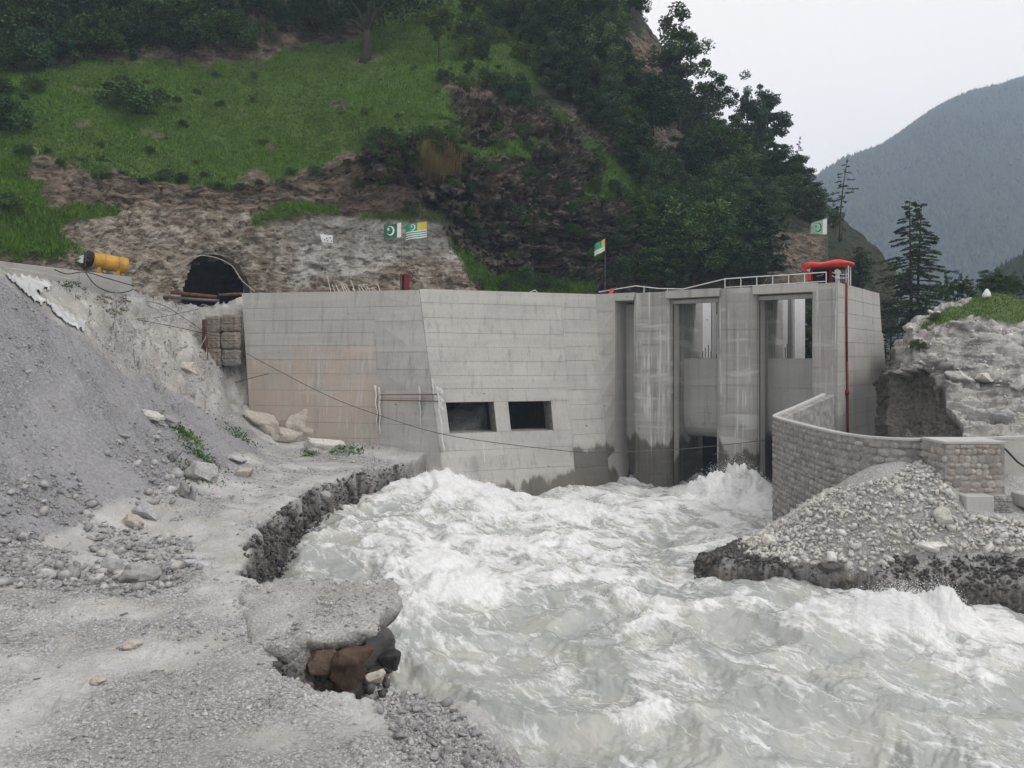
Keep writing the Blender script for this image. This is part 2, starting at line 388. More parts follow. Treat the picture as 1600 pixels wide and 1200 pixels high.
# river: silty water under torn foam
t = NT('river_water')
warp = t.n('TexNoise'); warp.inputs['Scale'].default_value = .45; warp.inputs['Detail'].default_value = 4; t.l(t.pos(), warp.inputs['Vector'])
wv = t.n('Mix', data_type='VECTOR'); wv.inputs[0].default_value = .10
sub = t.n('VectorMath', operation='MULTIPLY_ADD'); t.l(warp.outputs['Color'], sub.inputs[0]); sub.inputs[1].default_value = (1.5, 1.5, .8); t.l(t.pos(), sub.inputs[2])
P = sub.outputs[0]; Pm = t.mapped((1.0, .26, 1.0), (0, 0, 0), t.mapped((1, 1, 1), (0, 0, R(-34)), P))
def lace(sc, w, dist, v):
    n = t.noise(sc, 3, .5, v, dist); return t.ramp(t.math('ABSOLUTE', t.math('SUBTRACT', n, .5)), 0.0, w, 1, 0)
puff = t.noise(.55, 5, .66, P, .3); fine = t.noise(5.5, 4, .7, Pm, .4); puff2 = t.noise(1.7, 4, .65, Pm, .5)
A = t.attr('foam')
f = t.math('ADD', t.math('MULTIPLY', t.ramp(puff, .34, .68), .50), t.math('MULTIPLY', A, 1.0))
f = t.math('ADD', f, t.math('MULTIPLY', lace(.55, .05, .7, Pm), .26)); f = t.math('ADD', f, t.math('MULTIPLY', lace(1.35, .055, .6, Pm), .24)); f = t.math('ADD', f, t.math('MULTIPLY', lace(3.4, .06, .5, Pm), .13))
f = t.math('ADD', f, t.math('MULTIPLY', t.math('SUBTRACT', puff2, .5), .55)); f = t.math('ADD', f, t.math('MULTIPLY', t.math('SUBTRACT', fine, .5), .22))
f = t.math('ADD', f, t.math('MULTIPLY', t.math('SUBTRACT', t.noise(2.4, 4, .6, t.mapped((1, .22, 1), (0, 0, 0), Pm), .2), .5), .75))
foam = t.ramp(f, .31, 1.10)
wcol = t.mix(t.ramp(t.noise(.4, 3), .38, .65), (.33, .35, .34), (.41, .415, .38)); wcol = t.mix(t.ramp(fine, .4, .75, 0, .3), wcol, (.33, .35, .345))
fcol = t.mix(t.ramp(fine, .25, .75), (.62, .635, .64), (.785, .79, .79))
col = t.mix(foam, wcol, fcol)
b = t.bump(t.noise(1.3, 4, .55, Pm, .4), .5, .26); b = t.bump(t.noise(4.5, 4, .6, Pm, .4), .3, .06, b); t.bump(foam, .3, .06, b)
t.set('Specular IOR Level', .5)
M['water'] = t.done(col, t.ramp(foam, 0, .8, .14, .8))
t = NT('spray'); M['spray'] = t.done((.86, .875, .88), .6)
M['far_forest'] = foliage('far_forest', (.022, .034, .022), .4)
t = NT('valley_ground'); n = t.noise(.05, 5); M['valley'] = t.done(t.mix(t.ramp(n, .4, .6), (.03, .045, .02), (.10, .095, .075)), .95)

# ------------------------------------------------------------------ stones: shared shapes
def hull_rock(seed, flat=0.6, n=13, jag=0.25):
    r = np.random.default_rng(seed); p = r.normal(size=(n, 3)); p /= np.linalg.norm(p, axis=1)[:, None]
    p *= (1 - jag * r.random(n))[:, None]; p *= np.array([.5, .5 * r.uniform(.6, .95), .5 * flat])
    bm = bmesh.new()
    for q in p: bm.verts.new(q)
    ret = bmesh.ops.convex_hull(bm, input=bm.verts[:])
    bmesh.ops.delete(bm, geom=[g for g in set(ret['geom_interior'] + ret['geom_unused']) if isinstance(g, bmesh.types.BMVert)], context='VERTS')
    bmesh.ops.triangulate(bm, faces=bm.faces[:]); bm.verts.index_update()
    V = np.array([v.co[:] for v in bm.verts]); F = np.array([[v.index for v in f.verts] for f in bm.faces]); bm.free()
    return V, F
def cobble(seed, flat=.6, sub=2, amp=.16):
    bm = bmesh.new(); bmesh.ops.create_icosphere(bm, subdivisions=sub, radius=.5)
    V = np.array([v.co[:] for v in bm.verts]); F = np.array([[v.index for v in f.verts] for f in bm.faces]); bm.free()
    V = V * (1 + amp * fbm(V * 2.3 + seed * 7.7, 3))[:, None]
    r = np.random.default_rng(seed); V *= np.array([1, r.uniform(.6, .9), flat * r.uniform(.8, 1.1)])
    return V, F
HULLS = [hull_rock(s, f, 10, .38) for s, f in zip(range(20, 30), (.32, .42, .55, .62, .45, .36, .6, .7, .28, .5))]
CHIPS = [hull_rock(s, f, 8) for s, f in zip(range(120, 130), (.35, .45, .6, .7, .5, .4, .65, .75, .3, .55))]
COBS = [cobble(s, f, 1) for s, f in zip(range(40, 46), (.5, .6, .7, .45, .65, .55))]
def rot_mats(n, r, tilt=.35):
    a = r.uniform(0, 2 * np.pi, n); tx = r.normal(0, tilt, n); ty = r.normal(0, tilt, n)
    ca, sa = np.cos(a), np.sin(a); cx, sx = np.cos(tx), np.sin(tx); cy, sy = np.cos(ty), np.sin(ty)
    Z = np.zeros((n, 3, 3)); Z[:, 0, 0] = ca; Z[:, 0, 1] = -sa; Z[:, 1, 0] = sa; Z[:, 1, 1] = ca; Z[:, 2, 2] = 1
    X = np.zeros((n, 3, 3)); X[:, 0, 0] = 1; X[:, 1, 1] = cx; X[:, 1, 2] = -sx; X[:, 2, 1] = sx; X[:, 2, 2] = cx
    Yy = np.zeros((n, 3, 3)); Yy[:, 0, 0] = cy; Yy[:, 0, 2] = sy; Yy[:, 1, 1] = 1; Yy[:, 2, 0] = -sy; Yy[:, 2, 2] = cy
    return X @ Yy @ Z
def scatter(bases, pos, size, r, tilt=.35, rots=None):
    n = len(pos); Rm = rot_mats(n, r, tilt) if rots is None else rots; which = r.integers(0, len(bases), n)
    VV, FF, RR = [], [], []; off = 0
    for b, (V, F) in enumerate(bases):
        ix = np.nonzero(which == b)[0]
        if not len(ix): continue
        W = np.einsum('nij,vj->nvi', Rm[ix], V) * size[ix][:, None, None] + pos[ix][:, None, :]
        VV.append(W.reshape(-1, 3)); FF.append((F[None] + (np.arange(len(ix)) * len(V))[:, None, None] + off).reshape(-1, F.shape[1]))
        RR.append(np.repeat(r.random(len(ix)), len(V))); off += len(ix) * len(V)
    return np.concatenate(VV), np.concatenate(FF), np.concatenate(RR)
def stuff_mesh(name, bases, pos, size, r, mat, parent=None, tilt=.35, smooth=False):
    V, F, rr = scatter(bases, pos, size, r, tilt); me = mesh_np(V, F, smooth); add_attr(me, 'rand', rr)
    o = link(name, me, mat, parent); o['kind'] = 'stuff'; return o
def base_meshes(bases, mat, prefix, smooth=False):
    out = []
    for V, F in bases:
        me = mesh_np(V, F, smooth, prefix); me.materials.append(mat); out.append(me)
    return out
def stone_objects(name, meshes, pos, size, r, parent, tilt=.35):
    Rm = rot_mats(len(pos), r, tilt)
    for i in range(len(pos)):
        o = bpy.data.objects.new(name, meshes[int(r.integers(0, len(meshes)))]); COL.objects.link(o); o.parent = parent
        m = Matrix(Rm[i].tolist()).to_4x4(); o.matrix_local = Matrix.Translation(Vector(pos[i])) @ m @ Matrix.Scale(float(size[i]), 4)
# ================================================================== THE SETTING
# ---- left bank (heights through points read off the place)
PL = [gp(0, 1200, 1.1), gp(300, 1200, 1.2), gp(560, 1200, 1.0), gp(0, 1000, 1.3), gp(300, 1000, 1.1), gp(450, 985, 1.0),
      gp(0, 900, 1.7), gp(250, 905, 1.2), gp(380, 880, 1.0), gp(590, 930, 1.25), gp(480, 920, 1.15), gp(440, 790, .8), gp(480, 765, .8),
      gp(330, 800, 1.2), gp(560, 728, 1.0), gp(640, 712, 1.3), (-9, 74, 2.0), (-16, 76, 2.2), (-23, 77.6, 2.6), (-26.6, 79, 5.0),
      (-8, 72.5, 1.6), (0, 4, 3.2), (4, 8, 1.0), (-12, 6, 3.0), (-30, 12, 4.5), (-30, 25, 6), (2, 14, .6), (-16, 16, 1.7),
      at(0, 431, 52), at(71, 482, 56), at(133, 522, 60), at(204, 573, 66), at(255, 597, 70), at(360, 640, 76),
      gp(0, 850, 2.1), gp(130, 800, 2.0), gp(270, 740, 2.2), (-24, 68.6, 2.5), at(0, 640, 44), at(150, 650, 50), at(250, 680, 58), at(0, 740, 39),
      at(-150, 350, 48), at(-300, 330, 40), at(-300, 600, 34),
      at(0, 428, 66), at(100, 450, 71.5), at(205, 466, 78.5), at(330, 484, 85), at(280, 480, 83.5), at(380, 490, 83), at(335, 490, 87.5), at(300, 545, 77), at(340, 590, 78), at(250, 520, 76),
      at(140, 470, 68), at(370, 620, 79.5), (-27, 86, 16.5), (-20, 86, 10), (-5, 86, 8), (-48, 84, 20), (-60, 60, 22), (-60, 40, 20), (-60, 15, 12)]
tpsL = TPS(PL, .004)
EDGE = np.array([(4.5, 4), (2.6, 12), (1.3, 18.5), (-.1, 22.5), (-1.6, 23.4), (-3.0, 22.8), (-4.2, 22.0), (-5.6, 23.0), (-7.3, 24.1), (-7.2, 25.3), (-6.5, 26.3), (-6.0, 27.5),
                 (-5.5, 29.5), (-5.8, 31.6), (-8.4, 32.0), (-10.6, 32.3), (-12.0, 34.5), (-13.9, 41), (-14.6, 48.5), (-14.9, 55.4), (-13.1, 64.8), (-9.8, 70.5), (-6.0, 74.5), (-3, 78), (0, 92)])
LANDL = np.concatenate([EDGE, [(-90, 92), (-90, 4)]])
def land_left(x, y):
    d = seg_dist(EDGE, x, y); ins = pip(LANDL, x, y); sd = np.where(ins, d, -d)
    w = .40 + 2.3 * sstep(-3.4, -1.6, x) * sstep(26, 23, y)       # stony ramp near the camera, cut edge elsewhere
    P = np.stack([x * .8, y * .8, 0 * x], 1); sd = sd + .55 * fbm(P, 3) * np.where(w < .6, 1, .5)
    return sd, w
def zL_smooth(x, y): return tpsL(x, y)
def zL(x, y, detail=True):
    z = tpsL(x, y); sd, w = land_left(x, y); s = sstep(-w, w * .55, sd)
    if detail:
        P = np.stack([x, y, z], 1); steep = sstep(3, 7, z) * (1 - .8 * sstep(14, 16, z))
        z = z + .16 * fbm(P * .55, 5) * (1 + 1.2 * steep) + .05 * fbm(P * 3.1 + 5, 3) + .5 * steep * fbm(P * .16, 3)
        z = z - .10 * sstep(1.2, .1, sd) * 1.0 + .22 * sstep(.35, .65, fbm(P * .35 + 40, 2)) * (1 - steep)
        cv_ = cells(P * np.array([.55, .55, .9]))[0] - .5; gul = sstep(4, 7, z) * sstep(62, 68, y) * sstep(18, 16.5, z)
        z = z + gul * (1.1 * cv_ + .5 * (cells(P * 1.5)[0] - .5))
        z = z - .9 * (1 - sstep(0, .5, np.abs(sd + .05))) * .2
    zb = -4.2 + 0 * x
    return zb + (z - zb) * s, sd, s
nu, ny = 520, 560
uu = np.linspace(-460, 960, nu); yy = np.geomspace(7.5, 90, ny)
U, Y = np.meshgrid(uu, yy); U = U.ravel(); Y = Y.ravel(); X = (U - 800) / FPX * Y
Z, SD, S = zL(X, Y)
# undercut the cut edge: the face leans back under its lip
gx = np.gradient(S.reshape(ny, nu), axis=1).ravel(); gy = np.gradient(S.reshape(ny, nu), axis=0).ravel()
vv = V0 + (H - Z) * FPX / Y
Pn = np.stack([X, Y, Z], 1); wu = U + 26 * fbm(Pn * .12, 3); wv_ = vv + 22 * fbm(Pn * .12 + 9, 3)
CREST = [(-600, 150), (-150, 345), (0, 431), (71, 482), (133, 522), (204, 573), (255, 597), (330, 640), (400, 690), (300, 742), (190, 790), (90, 830), (0, 860), (-600, 1000)]
pile = pip(CREST, wu, wv_).astype(float)
tan = (pip([(-600, 150), (-150, 345), (0, 431), (71, 482), (133, 522), (204, 573), (255, 597), (330, 640), (420, 690), (640, 690), (640, 300), (-600, 100)], wu, wv_)).astype(float)
wet = np.clip((1 - S) * 2.2, 0, 1) * sstep(.9, .2, np.abs(SD)) ; wet = np.maximum(wet, sstep(.75, .35, Z + .3 * fbm(Pn * .9, 2)) * (S < .97))  # cut face darkened for damp and for shade together
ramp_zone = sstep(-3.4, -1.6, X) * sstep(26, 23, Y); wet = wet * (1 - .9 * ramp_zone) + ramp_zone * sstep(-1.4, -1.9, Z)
ix = np.arange(nu * ny).reshape(ny, nu)
F = np.stack([ix[:-1, :-1], ix[:-1, 1:], ix[1:, 1:], ix[1:, :-1]], -1).reshape(-1, 4)
keep = (Z[F].max(1) > -4.1)
me = mesh_np(Pn, F[keep], True)
def soft(a, n=2):
    a = a.reshape(ny, nu)
    for _ in range(n):
        a = (a + np.roll(a, 1, 0) + np.roll(a, -1, 0) + np.roll(a, 1, 1) + np.roll(a, -1, 1)) / 5
    return a.ravel()
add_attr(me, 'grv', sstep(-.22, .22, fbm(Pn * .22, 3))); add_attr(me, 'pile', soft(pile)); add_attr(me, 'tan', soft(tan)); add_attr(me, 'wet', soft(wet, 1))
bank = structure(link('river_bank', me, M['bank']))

# ---- right bank: rubble apron below the curved wall
PRr = [gp(1080, 885, -1.2), gp(1200, 900, -1.2), gp(1350, 915, -1.2), (22.4, 39.3, -.6), (26, 37.6, .2), (19.6, 58, -1.6), (19.2, 53, -.5), (18.8, 47.5, 1.7), (19.2, 43.5, 3.4),
       (21, 41.9, 3.7), (24, 40.6, 2.5), (26, 40.4, 2.1), (28, 40.3, 1.9), (34, 40, 1.9), (17.6, 41.3, .9), (22.4, 39.6, .9), (26.2, 38.2, 1.1), (13.5, 45, -.6), (15.5, 44, .4), (15.2, 48, -.5), (17, 53, -1.5), (12, 47, -1.4),
       (31, 37.5, 1.0), (38, 37, 1.0), (60, 37, 2), (60, 60, 4), (30, 60, 3), (24, 50, 3), (24, 60, 2)]
tpsR = TPS(PRr, .004)
EDGER = np.array([(22, 64), (21.3, 58), (20.4, 55), (17.9, 51), (14, 48.2), (11, 46), (10.4, 43.6), (13.6, 41.6), (17.8, 39.9), (20.3, 38.9), (22.6, 38.4), (24.6, 37.6), (28, 37), (36, 36), (60, 35)])
LANDR = np.concatenate([EDGER, [(60, 64)]])
def zR(x, y):
    z = tpsR(x, y); d = seg_dist(EDGER, x, y); sd = np.where(pip(LANDR, x, y), d, -d)
    P = np.stack([x, y, 0 * x], 1); sd = sd + .45 * fbm(P * .9, 3); s = sstep(-.5, .35, sd)
    z = z + .12 * fbm(P * .8, 4) + .35 * sstep(.1, .5, fbm(P * .25 + 3, 2))
    return -4.2 + (z + 4.2) * s, sd, s
X, Y = np.meshgrid(np.linspace(8, 44, 260), np.geomspace(34.5, 64, 220)); X = X.ravel(); Y = Y.ravel()
Z, SD, S = zR(X, Y); ix = np.arange(260 * 220).reshape(220, 260)
F = np.stack([ix[:-1, :-1], ix[:-1, 1:], ix[1:, 1:], ix[1:, :-1]], -1).reshape(-1, 4); keep = Z[F].max(1) > -4.1
me = mesh_np(np.stack([X, Y, Z], 1), F[keep], True)
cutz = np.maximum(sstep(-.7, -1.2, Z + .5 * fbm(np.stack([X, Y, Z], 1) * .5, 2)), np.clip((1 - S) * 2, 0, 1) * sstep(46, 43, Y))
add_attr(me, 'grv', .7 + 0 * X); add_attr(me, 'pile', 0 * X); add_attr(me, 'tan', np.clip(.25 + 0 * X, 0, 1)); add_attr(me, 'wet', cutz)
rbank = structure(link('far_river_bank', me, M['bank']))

# ---- river
nu, ny = 560, 480
uu = np.linspace(300, 1820, nu); yy = np.geomspace(11, 88, ny)
U, Y = np.meshgrid(uu, yy); U = U.ravel(); Y = Y.ravel(); X = (U - 800) / FPX * Y
def water_z(X, Y, detail=True):
    base = -2.15 + .75 * sstep(7, 14, X) * sstep(30, 40, Y) * sstep(56, 46, Y) - .25 * sstep(45, 20, Y) + 1.25 * sstep(2, -10, X) * sstep(46, 62, Y)
    P = np.stack([X, Y, 0 * X], 1)
    wx = .9 * fbm(P * .16 + 3, 2); W = P + np.stack([wx, .7 * fbm(P * .16 + 31, 2), 0 * X], 1) * 2.2
    ca, sa = math.cos(R(-28)), math.sin(R(-28)); Q = np.stack([W[:, 0] * ca - W[:, 1] * sa, (W[:, 0] * sa + W[:, 1] * ca) * .72, 0 * X], 1)
    big = fbm(Q * .13, 2); r1 = ridged(Q * .21 + 5, 2) - 1.0; r2 = ridged(Q * .62 + 8, 3) - 1.1
    z = base + .62 * big + .46 * r1 + .085 * r2
    if detail: z = z + .06 * fbm(Q * 1.9, 4, .6) + .03 * (ridged(Q * 3.7, 2) - 1)
    near = sstep(14, 26, Y)
    crest = np.zeros(len(X))
    for u, v, sx, sy, h in CRESTS:
        c = gp(u, v, -1.9); dx = (X - c[0]) / sx; dy = (Y - c[1]) / sy; e = np.exp(-(dx * dx + dy * dy))
        crest += h * e
    lump = crest * (1 + .55 * fbm(Q * .8 + 2, 4, .6))
    z = z + lump
    # keep the water off the toe of the banks
    return z, crest, big, r1, r2
CRESTS = [(1140, 772, 3.0, 2.2, 1.9), (1100, 772, 3.5, 2, .8), (1185, 780, 2.5, 3, 1.3), (740, 775, 6, 4, .8), (660, 772, 3.5, 3, .25), (900, 800, 6, 4, .6), (820, 845, 4, 2.6, .7),
          (740, 905, 2.4, 2.2, .9), (650, 960, 1.8, 1.6, .7), (690, 925, 2.2, 1.6, .6), (940, 930, 3.5, 1.6, .6), (1000, 960, 2.5, 1.2, .45), (1420, 985, 2.3, 1.3, 1.35), (1470, 975, 1.8, 1.2, .7), (1300, 975, 2.8, 1.3, .75),
          (1560, 1030, 3, 1.5, .5), (1060, 1010, 2, 1.2, .35), (1010, 1090, 1.6, 1.0, .3), (1250, 1060, 2.4, 1.2, .4), (1400, 1100, 2.0, 1.1, .4), (1150, 870, 3, 1.6, .45), (620, 830, 3, 2, .4)]
Zw, crest, big, r1, r2 = water_z(X, Y)
foam = .04 + .50 * np.clip(crest, 0, 1) + .22 * np.clip(big, -1, 1) + .24 * (r1 + .1) + .12 * r2 + .28 * sstep(44, 66, Y) + .10 * sstep(30, 40, Y)
FO = [(640, 870, 90, 60, .25), (740, 900, 110, 60, .35), (560, 830, 80, 30, -.22), (900, 900, 90, 30, .15), (930, 1000, 150, 70, -.38), (780, 1010, 120, 60, -.28), (700, 1080, 130, 60, -.25), (1020, 1010, 40, 90, .28),
      (1010, 1110, 60, 60, .3), (1250, 1030, 120, 60, -.34), (1130, 1080, 90, 60, -.22), (1420, 960, 190, 50, .42), (1560, 1000, 120, 60, .22), (1500, 1110, 160, 60, -.2), (1330, 1150, 120, 40, -.22), (900, 1150, 160, 50, -.15), (500, 870, 60, 40, -.12), (1150, 930, 130, 40, .15)]
vv = V0 + (H - Zw) * FPX / Y
for u, v, a, b_, w in FO: foam += w * np.exp(-(((U - u) / a) ** 2 + ((vv - v) / b_) ** 2))
Q = np.stack([X, Y, 0 * X], 1); foam += .22 * fbm(Q * .33 + 70, 4)
ix = np.arange(nu * ny).reshape(ny, nu); F = np.stack([ix[:-1, :-1], ix[:-1, 1:], ix[1:, 1:], ix[1:, :-1]], -1).reshape(-1, 4)
zl, sdl, _ = zL(X, Y, False); hid = (zl > Zw + .8) & (sdl > 1.0); keep = ~hid[F].all(1)
me = mesh_np(np.stack([X, Y, Zw], 1), F[keep], True); add_attr(me, 'foam', np.clip(foam, 0, 1.2))
river = structure(link('river_water', me, M['water']))
# torn spray thrown up over the breaking crests
r = np.random.default_rng(3)
sp = np.nonzero((crest > .45) & (Y > 22))[0]; wgt = (crest[sp] * (Y[sp] ** -1.0)); sp = r.choice(sp, 15000, p=wgt / wgt.sum())
hh = crest[sp] * np.abs(r.normal(0, .22, len(sp))) + .02
pos = np.stack([X[sp] + r.normal(0, .12, len(sp)), Y[sp] + r.normal(0, .12, len(sp)), Zw[sp] + hh], 1)
OCT = (np.array([(.5, 0, 0), (-.5, 0, 0), (0, .5, 0), (0, -.5, 0), (0, 0, .7), (0, 0, -.7)]), np.array([(0, 2, 4), (2, 1, 4), (1, 3, 4), (3, 0, 4), (2, 0, 5), (1, 2, 5), (3, 1, 5), (0, 3, 5)]))
spray = stuff_mesh('water_spray', [OCT], pos, r.uniform(.012, .034, len(sp)) * (.6 + Y[sp] / 60), r, M['spray'], tilt=1.0)
tag(spray, 'white spray thrown up over the breaking crests', 'spray')

# ---- hillside
us = np.array([-250, -100, 0, 100, 200, 300, 400, 500, 600, 700, 800, 900, 1000, 1100, 1200, 1300, 1400.])
ROWS = [
 ([470, 470, 450, 462, 478, 480, 480, 480, 480, 480, 490, 490, 490, 490, 490, 490, 520], [60, 62, 67, 74, 80, 86.5, 88, 88, 88, 88, 90, 96, 100, 104, 108, 112, 118]),
 ([420, 412, 405, 425, 445, 458, 460, 460, 458, 455, 455, 455, 455, 455, 455, 455, 490], [62, 64, 68.5, 76, 82, 87.5, 89, 89, 89, 90, 93, 98, 102, 106, 110, 114, 120]),
 ([380, 375, 370, 345, 330, 322, 328, 335, 342, 385, 430, 420, 420, 420, 420, 425, 470], [66, 68, 72, 79, 85, 90, 91, 92, 93, 93, 95, 100, 104, 108, 113, 118, 124]),
 ([250, 250, 245, 245, 275, 290, 285, 265, 225, 205, 290, 330, 350, 360, 370, 395, 455], [72, 75, 78, 83, 88, 92, 93, 93, 90, 90, 95, 99, 106, 114, 120, 124, 130]),
 ([170, 170, 170, 170, 180, 185, 180, 165, 150, 130, 200, 250, 270, 300, 320, 370, 445], [84, 87, 90, 95, 100, 103, 105, 105, 103, 103, 100, 104, 112, 122, 130, 134, 138]),
 ([110, 110, 105, 100, 95, 95, 95, 85, 80, 60, 110, 170, 200, 245, 285, 355, 435], [96, 98, 102, 106, 110, 113, 115, 118, 120, 120, 112, 114, 125, 136, 145, 148, 150]),
 ([20, 20, 10, 0, 0, -10, 0, 10, 10, -20, 40, 70, 100, 205, 265, 335, 425], [104, 106, 110, 113, 116, 119, 120, 126, 130, 135, 130, 128, 140, 150, 156, 160, 165]),
 ([-150, -150, -150, -150, -150, -150, -150, -150, -140, -120, -90, -60, 15, 180, 250, 322, 418], [118, 120, 124, 128, 132, 135, 138, 142, 148, 152, 155, 155, 155, 160, 165, 170, 175]),
 ([-260, -260, -260, -260, -260, -260, -260, -260, -260, -250, -200, -120, 90, 260, 330, 390, 480], [150, 152, 155, 160, 165, 168, 170, 175, 180, 185, 190, 195, 200, 205, 210, 215, 220])]
Hn, Hm = 560, 330
hu = np.linspace(-180, 1400, Hn)
def smooth1(a, k=9):
    p = np.pad(a, k, mode='edge'); return np.convolve(p, np.hanning(2 * k + 1) / np.hanning(2 * k + 1).sum(), 'same')[k:-k]
RV = np.array([smooth1(np.interp(hu, us, a), 14) for a, b in ROWS]); RY = np.array([smooth1(np.interp(hu, us, b), 14) for a, b in ROWS])
tt = np.linspace(0, len(ROWS) - 1, Hm)
HV = np.stack([np.interp(tt, np.arange(len(ROWS)), RV[:, j]) for j in range(Hn)], 1); HY = np.stack([np.interp(tt, np.arange(len(ROWS)), RY[:, j]) for j in range(Hn)], 1)
for _ in range(3): HY[1:-1] = (HY[:-2] + 2 * HY[1:-1] + HY[2:]) / 4
HU = np.broadcast_to(hu, HV.shape); HT = np.broadcast_to(tt[:, None], HV.shape)
Hp = np.stack([(HU - 800) / FPX * HY, HY, H + (V0 - HV) * HY / FPX], -1)
flatp = Hp.reshape(-1, 3); u0 = HU.ravel(); v0_ = HV.ravel(); t0 = HT.ravel()
n_a = fbm(flatp * .07, 4); wu = u0 + 22 * fbm(flatp * .11 + 4, 4); wv_ = v0_ + 20 * fbm(flatp * .11 + 60, 4)
MEADOW = [(-260, 110), (100, 100), (300, 92), (420, 95), (540, 60), (620, 20), (680, -20), (760, 0), (800, 60), (845, 110), (830, 150), (760, 130), (700, 110), (690, 130), (720, 190), (690, 220), (600, 215), (540, 235), (480, 262), (400, 285), (300, 290), (200, 275), (110, 245), (85, 250), (60, 235), (30, 250), (90, 330), (100, 372), (130, 400), (0, 410), (-260, 430)]
grass = pip(MEADOW, wu + 14 * fbm(flatp * .5 + 2, 2), wv_ + 14 * fbm(flatp * .5 + 7, 2)) & (fbm(flatp * .17 + 31, 3) < .66)
for pg in ([(395, 335), (440, 320), (525, 318), (535, 333), (440, 345), (400, 358)], [(60, 335), (120, 318), (190, 322), (185, 338), (100, 350), (60, 370)], [(570, 335), (690, 335), (700, 348), (560, 345)],
           [(690, 200), (760, 230), (850, 215), (830, 250), (760, 240)], [(760, 440), (820, 425), (930, 440), (930, 470), (740, 470)], [(910, 285), (960, 262), (1000, 290), (990, 312), (920, 305)], [(920, 220), (1010, 300), (1000, 320), (905, 230)], [(1080, 220), (1150, 210), (1150, 245), (1090, 260)], [(690, 360), (760, 430), (800, 455), (730, 440)]):
    grass |= pip(pg, u0 + .4 * (wu - u0), v0_ + .4 * (wv_ - v0_))
shot = pip([(448, 352), (520, 338), (560, 335), (690, 343), (705, 385), (770, 462), (560, 470), (450, 470)], u0 + .5 * (wu - u0), v0_ + .35 * (wv_ - v0_))
tanc = pip([(60, 350), (150, 335), (260, 318), (400, 330), (455, 345), (460, 480), (60, 480)], wu, v0_ + .5 * (wv_ - v0_)) & ~shot
under = pip([(560, 435), (600, 415), (720, 415), (770, 470), (460, 470), (500, 430)], wu, wv_); tanc |= under; shot &= ~under
crag = pip([(560, 215), (700, 200), (700, 130), (760, 140), (850, 165), (920, 200), (1010, 300), (1010, 480), (760, 480), (700, 370), (640, 300), (560, 290)], wu, wv_)
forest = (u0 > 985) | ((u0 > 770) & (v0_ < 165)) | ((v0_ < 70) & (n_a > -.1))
rockp = pip([(960, 30), (1030, 55), (1040, 130), (985, 140)], wu, wv_) | pip([(1015, 190), (1095, 190), (1105, 255), (1010, 250)], wu, wv_) | pip([(1190, 360), (1290, 365), (1290, 450), (1190, 450)], wu, wv_) | pip([(930, 380), (1010, 380), (1005, 460), (930, 460)], wu, wv_)
forest &= ~rockp
sm = lambda m, k=1: _sm(m.astype(float), k)
def _sm(a, k):
    a = a.reshape(Hm, Hn)
    for _ in range(k): a = (a + np.roll(a, 1, 0) + np.roll(a, -1, 0) + np.roll(a, 1, 1) + np.roll(a, -1, 1)) / 5
    return a.ravel()
grass, shot, tanc, crag, forest = sm(grass, 3), sm(shot, 2), sm(tanc, 2), sm(crag, 2), sm(forest, 3)
# outward normals and rock relief: dipping beds, ribs and ledges
dU = np.gradient(Hp, axis=1); dT = np.gradient(Hp, axis=0); N = np.cross(dU, dT); N /= np.linalg.norm(N, axis=-1)[..., None] + 1e-9; N = N.reshape(-1, 3)
N *= np.where(N[:, 1:2] > 0, -1, 1)
bed = flatp[:, 2] + .24 * flatp[:, 0] * .6 + 1.2 * fbm(flatp * .05, 2)
ledge = lambda q, p: (np.abs(((q / p) % 1) - .5) * 2)
Q = flatp * np.array([.10, .10, .30])
rel = 1.3 * fbm(Q, 5, .55) + .9 * (ridged(flatp * np.array([.22, .22, .10]) + 3, 3) - 1.2) + (1 - .8 * crag) * .45 * (ledge(bed + .8 * fbm(flatp * .3, 2), 2.6) - .5) + (1 - .8 * crag) * .25 * (ledge(bed + .5 * fbm(flatp * .5, 2), .9) - .5)
terr = ((flatp[:, 2] + 2.2 * fbm(flatp * .10 + 12, 3)) / 3.6) % 1; terr = np.where(terr < .8, terr / .8, (1 - terr) / .2) - .5
soft_ = .75 * terr * (fbm(flatp * .06 + 50, 2) > -.25) + .95 * fbm(flatp * .13, 4) + .16 * fbm(flatp * .7, 2)
amp = np.clip(1 - grass * .95, 0, 1) * (.55 + .75 * crag - .2 * shot)
cv, cd = cells(flatp * np.array([.42, .42, .62]) + .35 * np.stack([fbm(flatp * .3, 2)] * 3, 1)); cv2, cd2 = cells(flatp * np.array([1.05, 1.05, 1.9]) + .3 * np.stack([fbm(flatp * .8 + 5, 2)] * 3, 1))
cv3, cd3 = cells(flatp * np.array([.75, .75, .34]) + .4 * np.stack([fbm(flatp * .4 + 9, 2)] * 3, 1))
blocky = 1.25 * (cv - .5) + .55 * (cv2 - .5) - .35 * sstep(.12, 0, cd) + crag * (1.5 * (cv3 - .5) - .5 * sstep(.1, 0, cd3))
rockm = np.clip(1 - grass, 0, 1) * (1 - .5 * forest) * (.45 + .75 * crag - .12 * shot)
disp = rel * amp * .6 + (blocky + .30 * (cells(flatp * np.array([2.3, 2.3, 3.4]))[0] - .5)) * rockm + soft_ * (1 - amp).clip(0, 1)
Pd = flatp + N * disp[:, None]
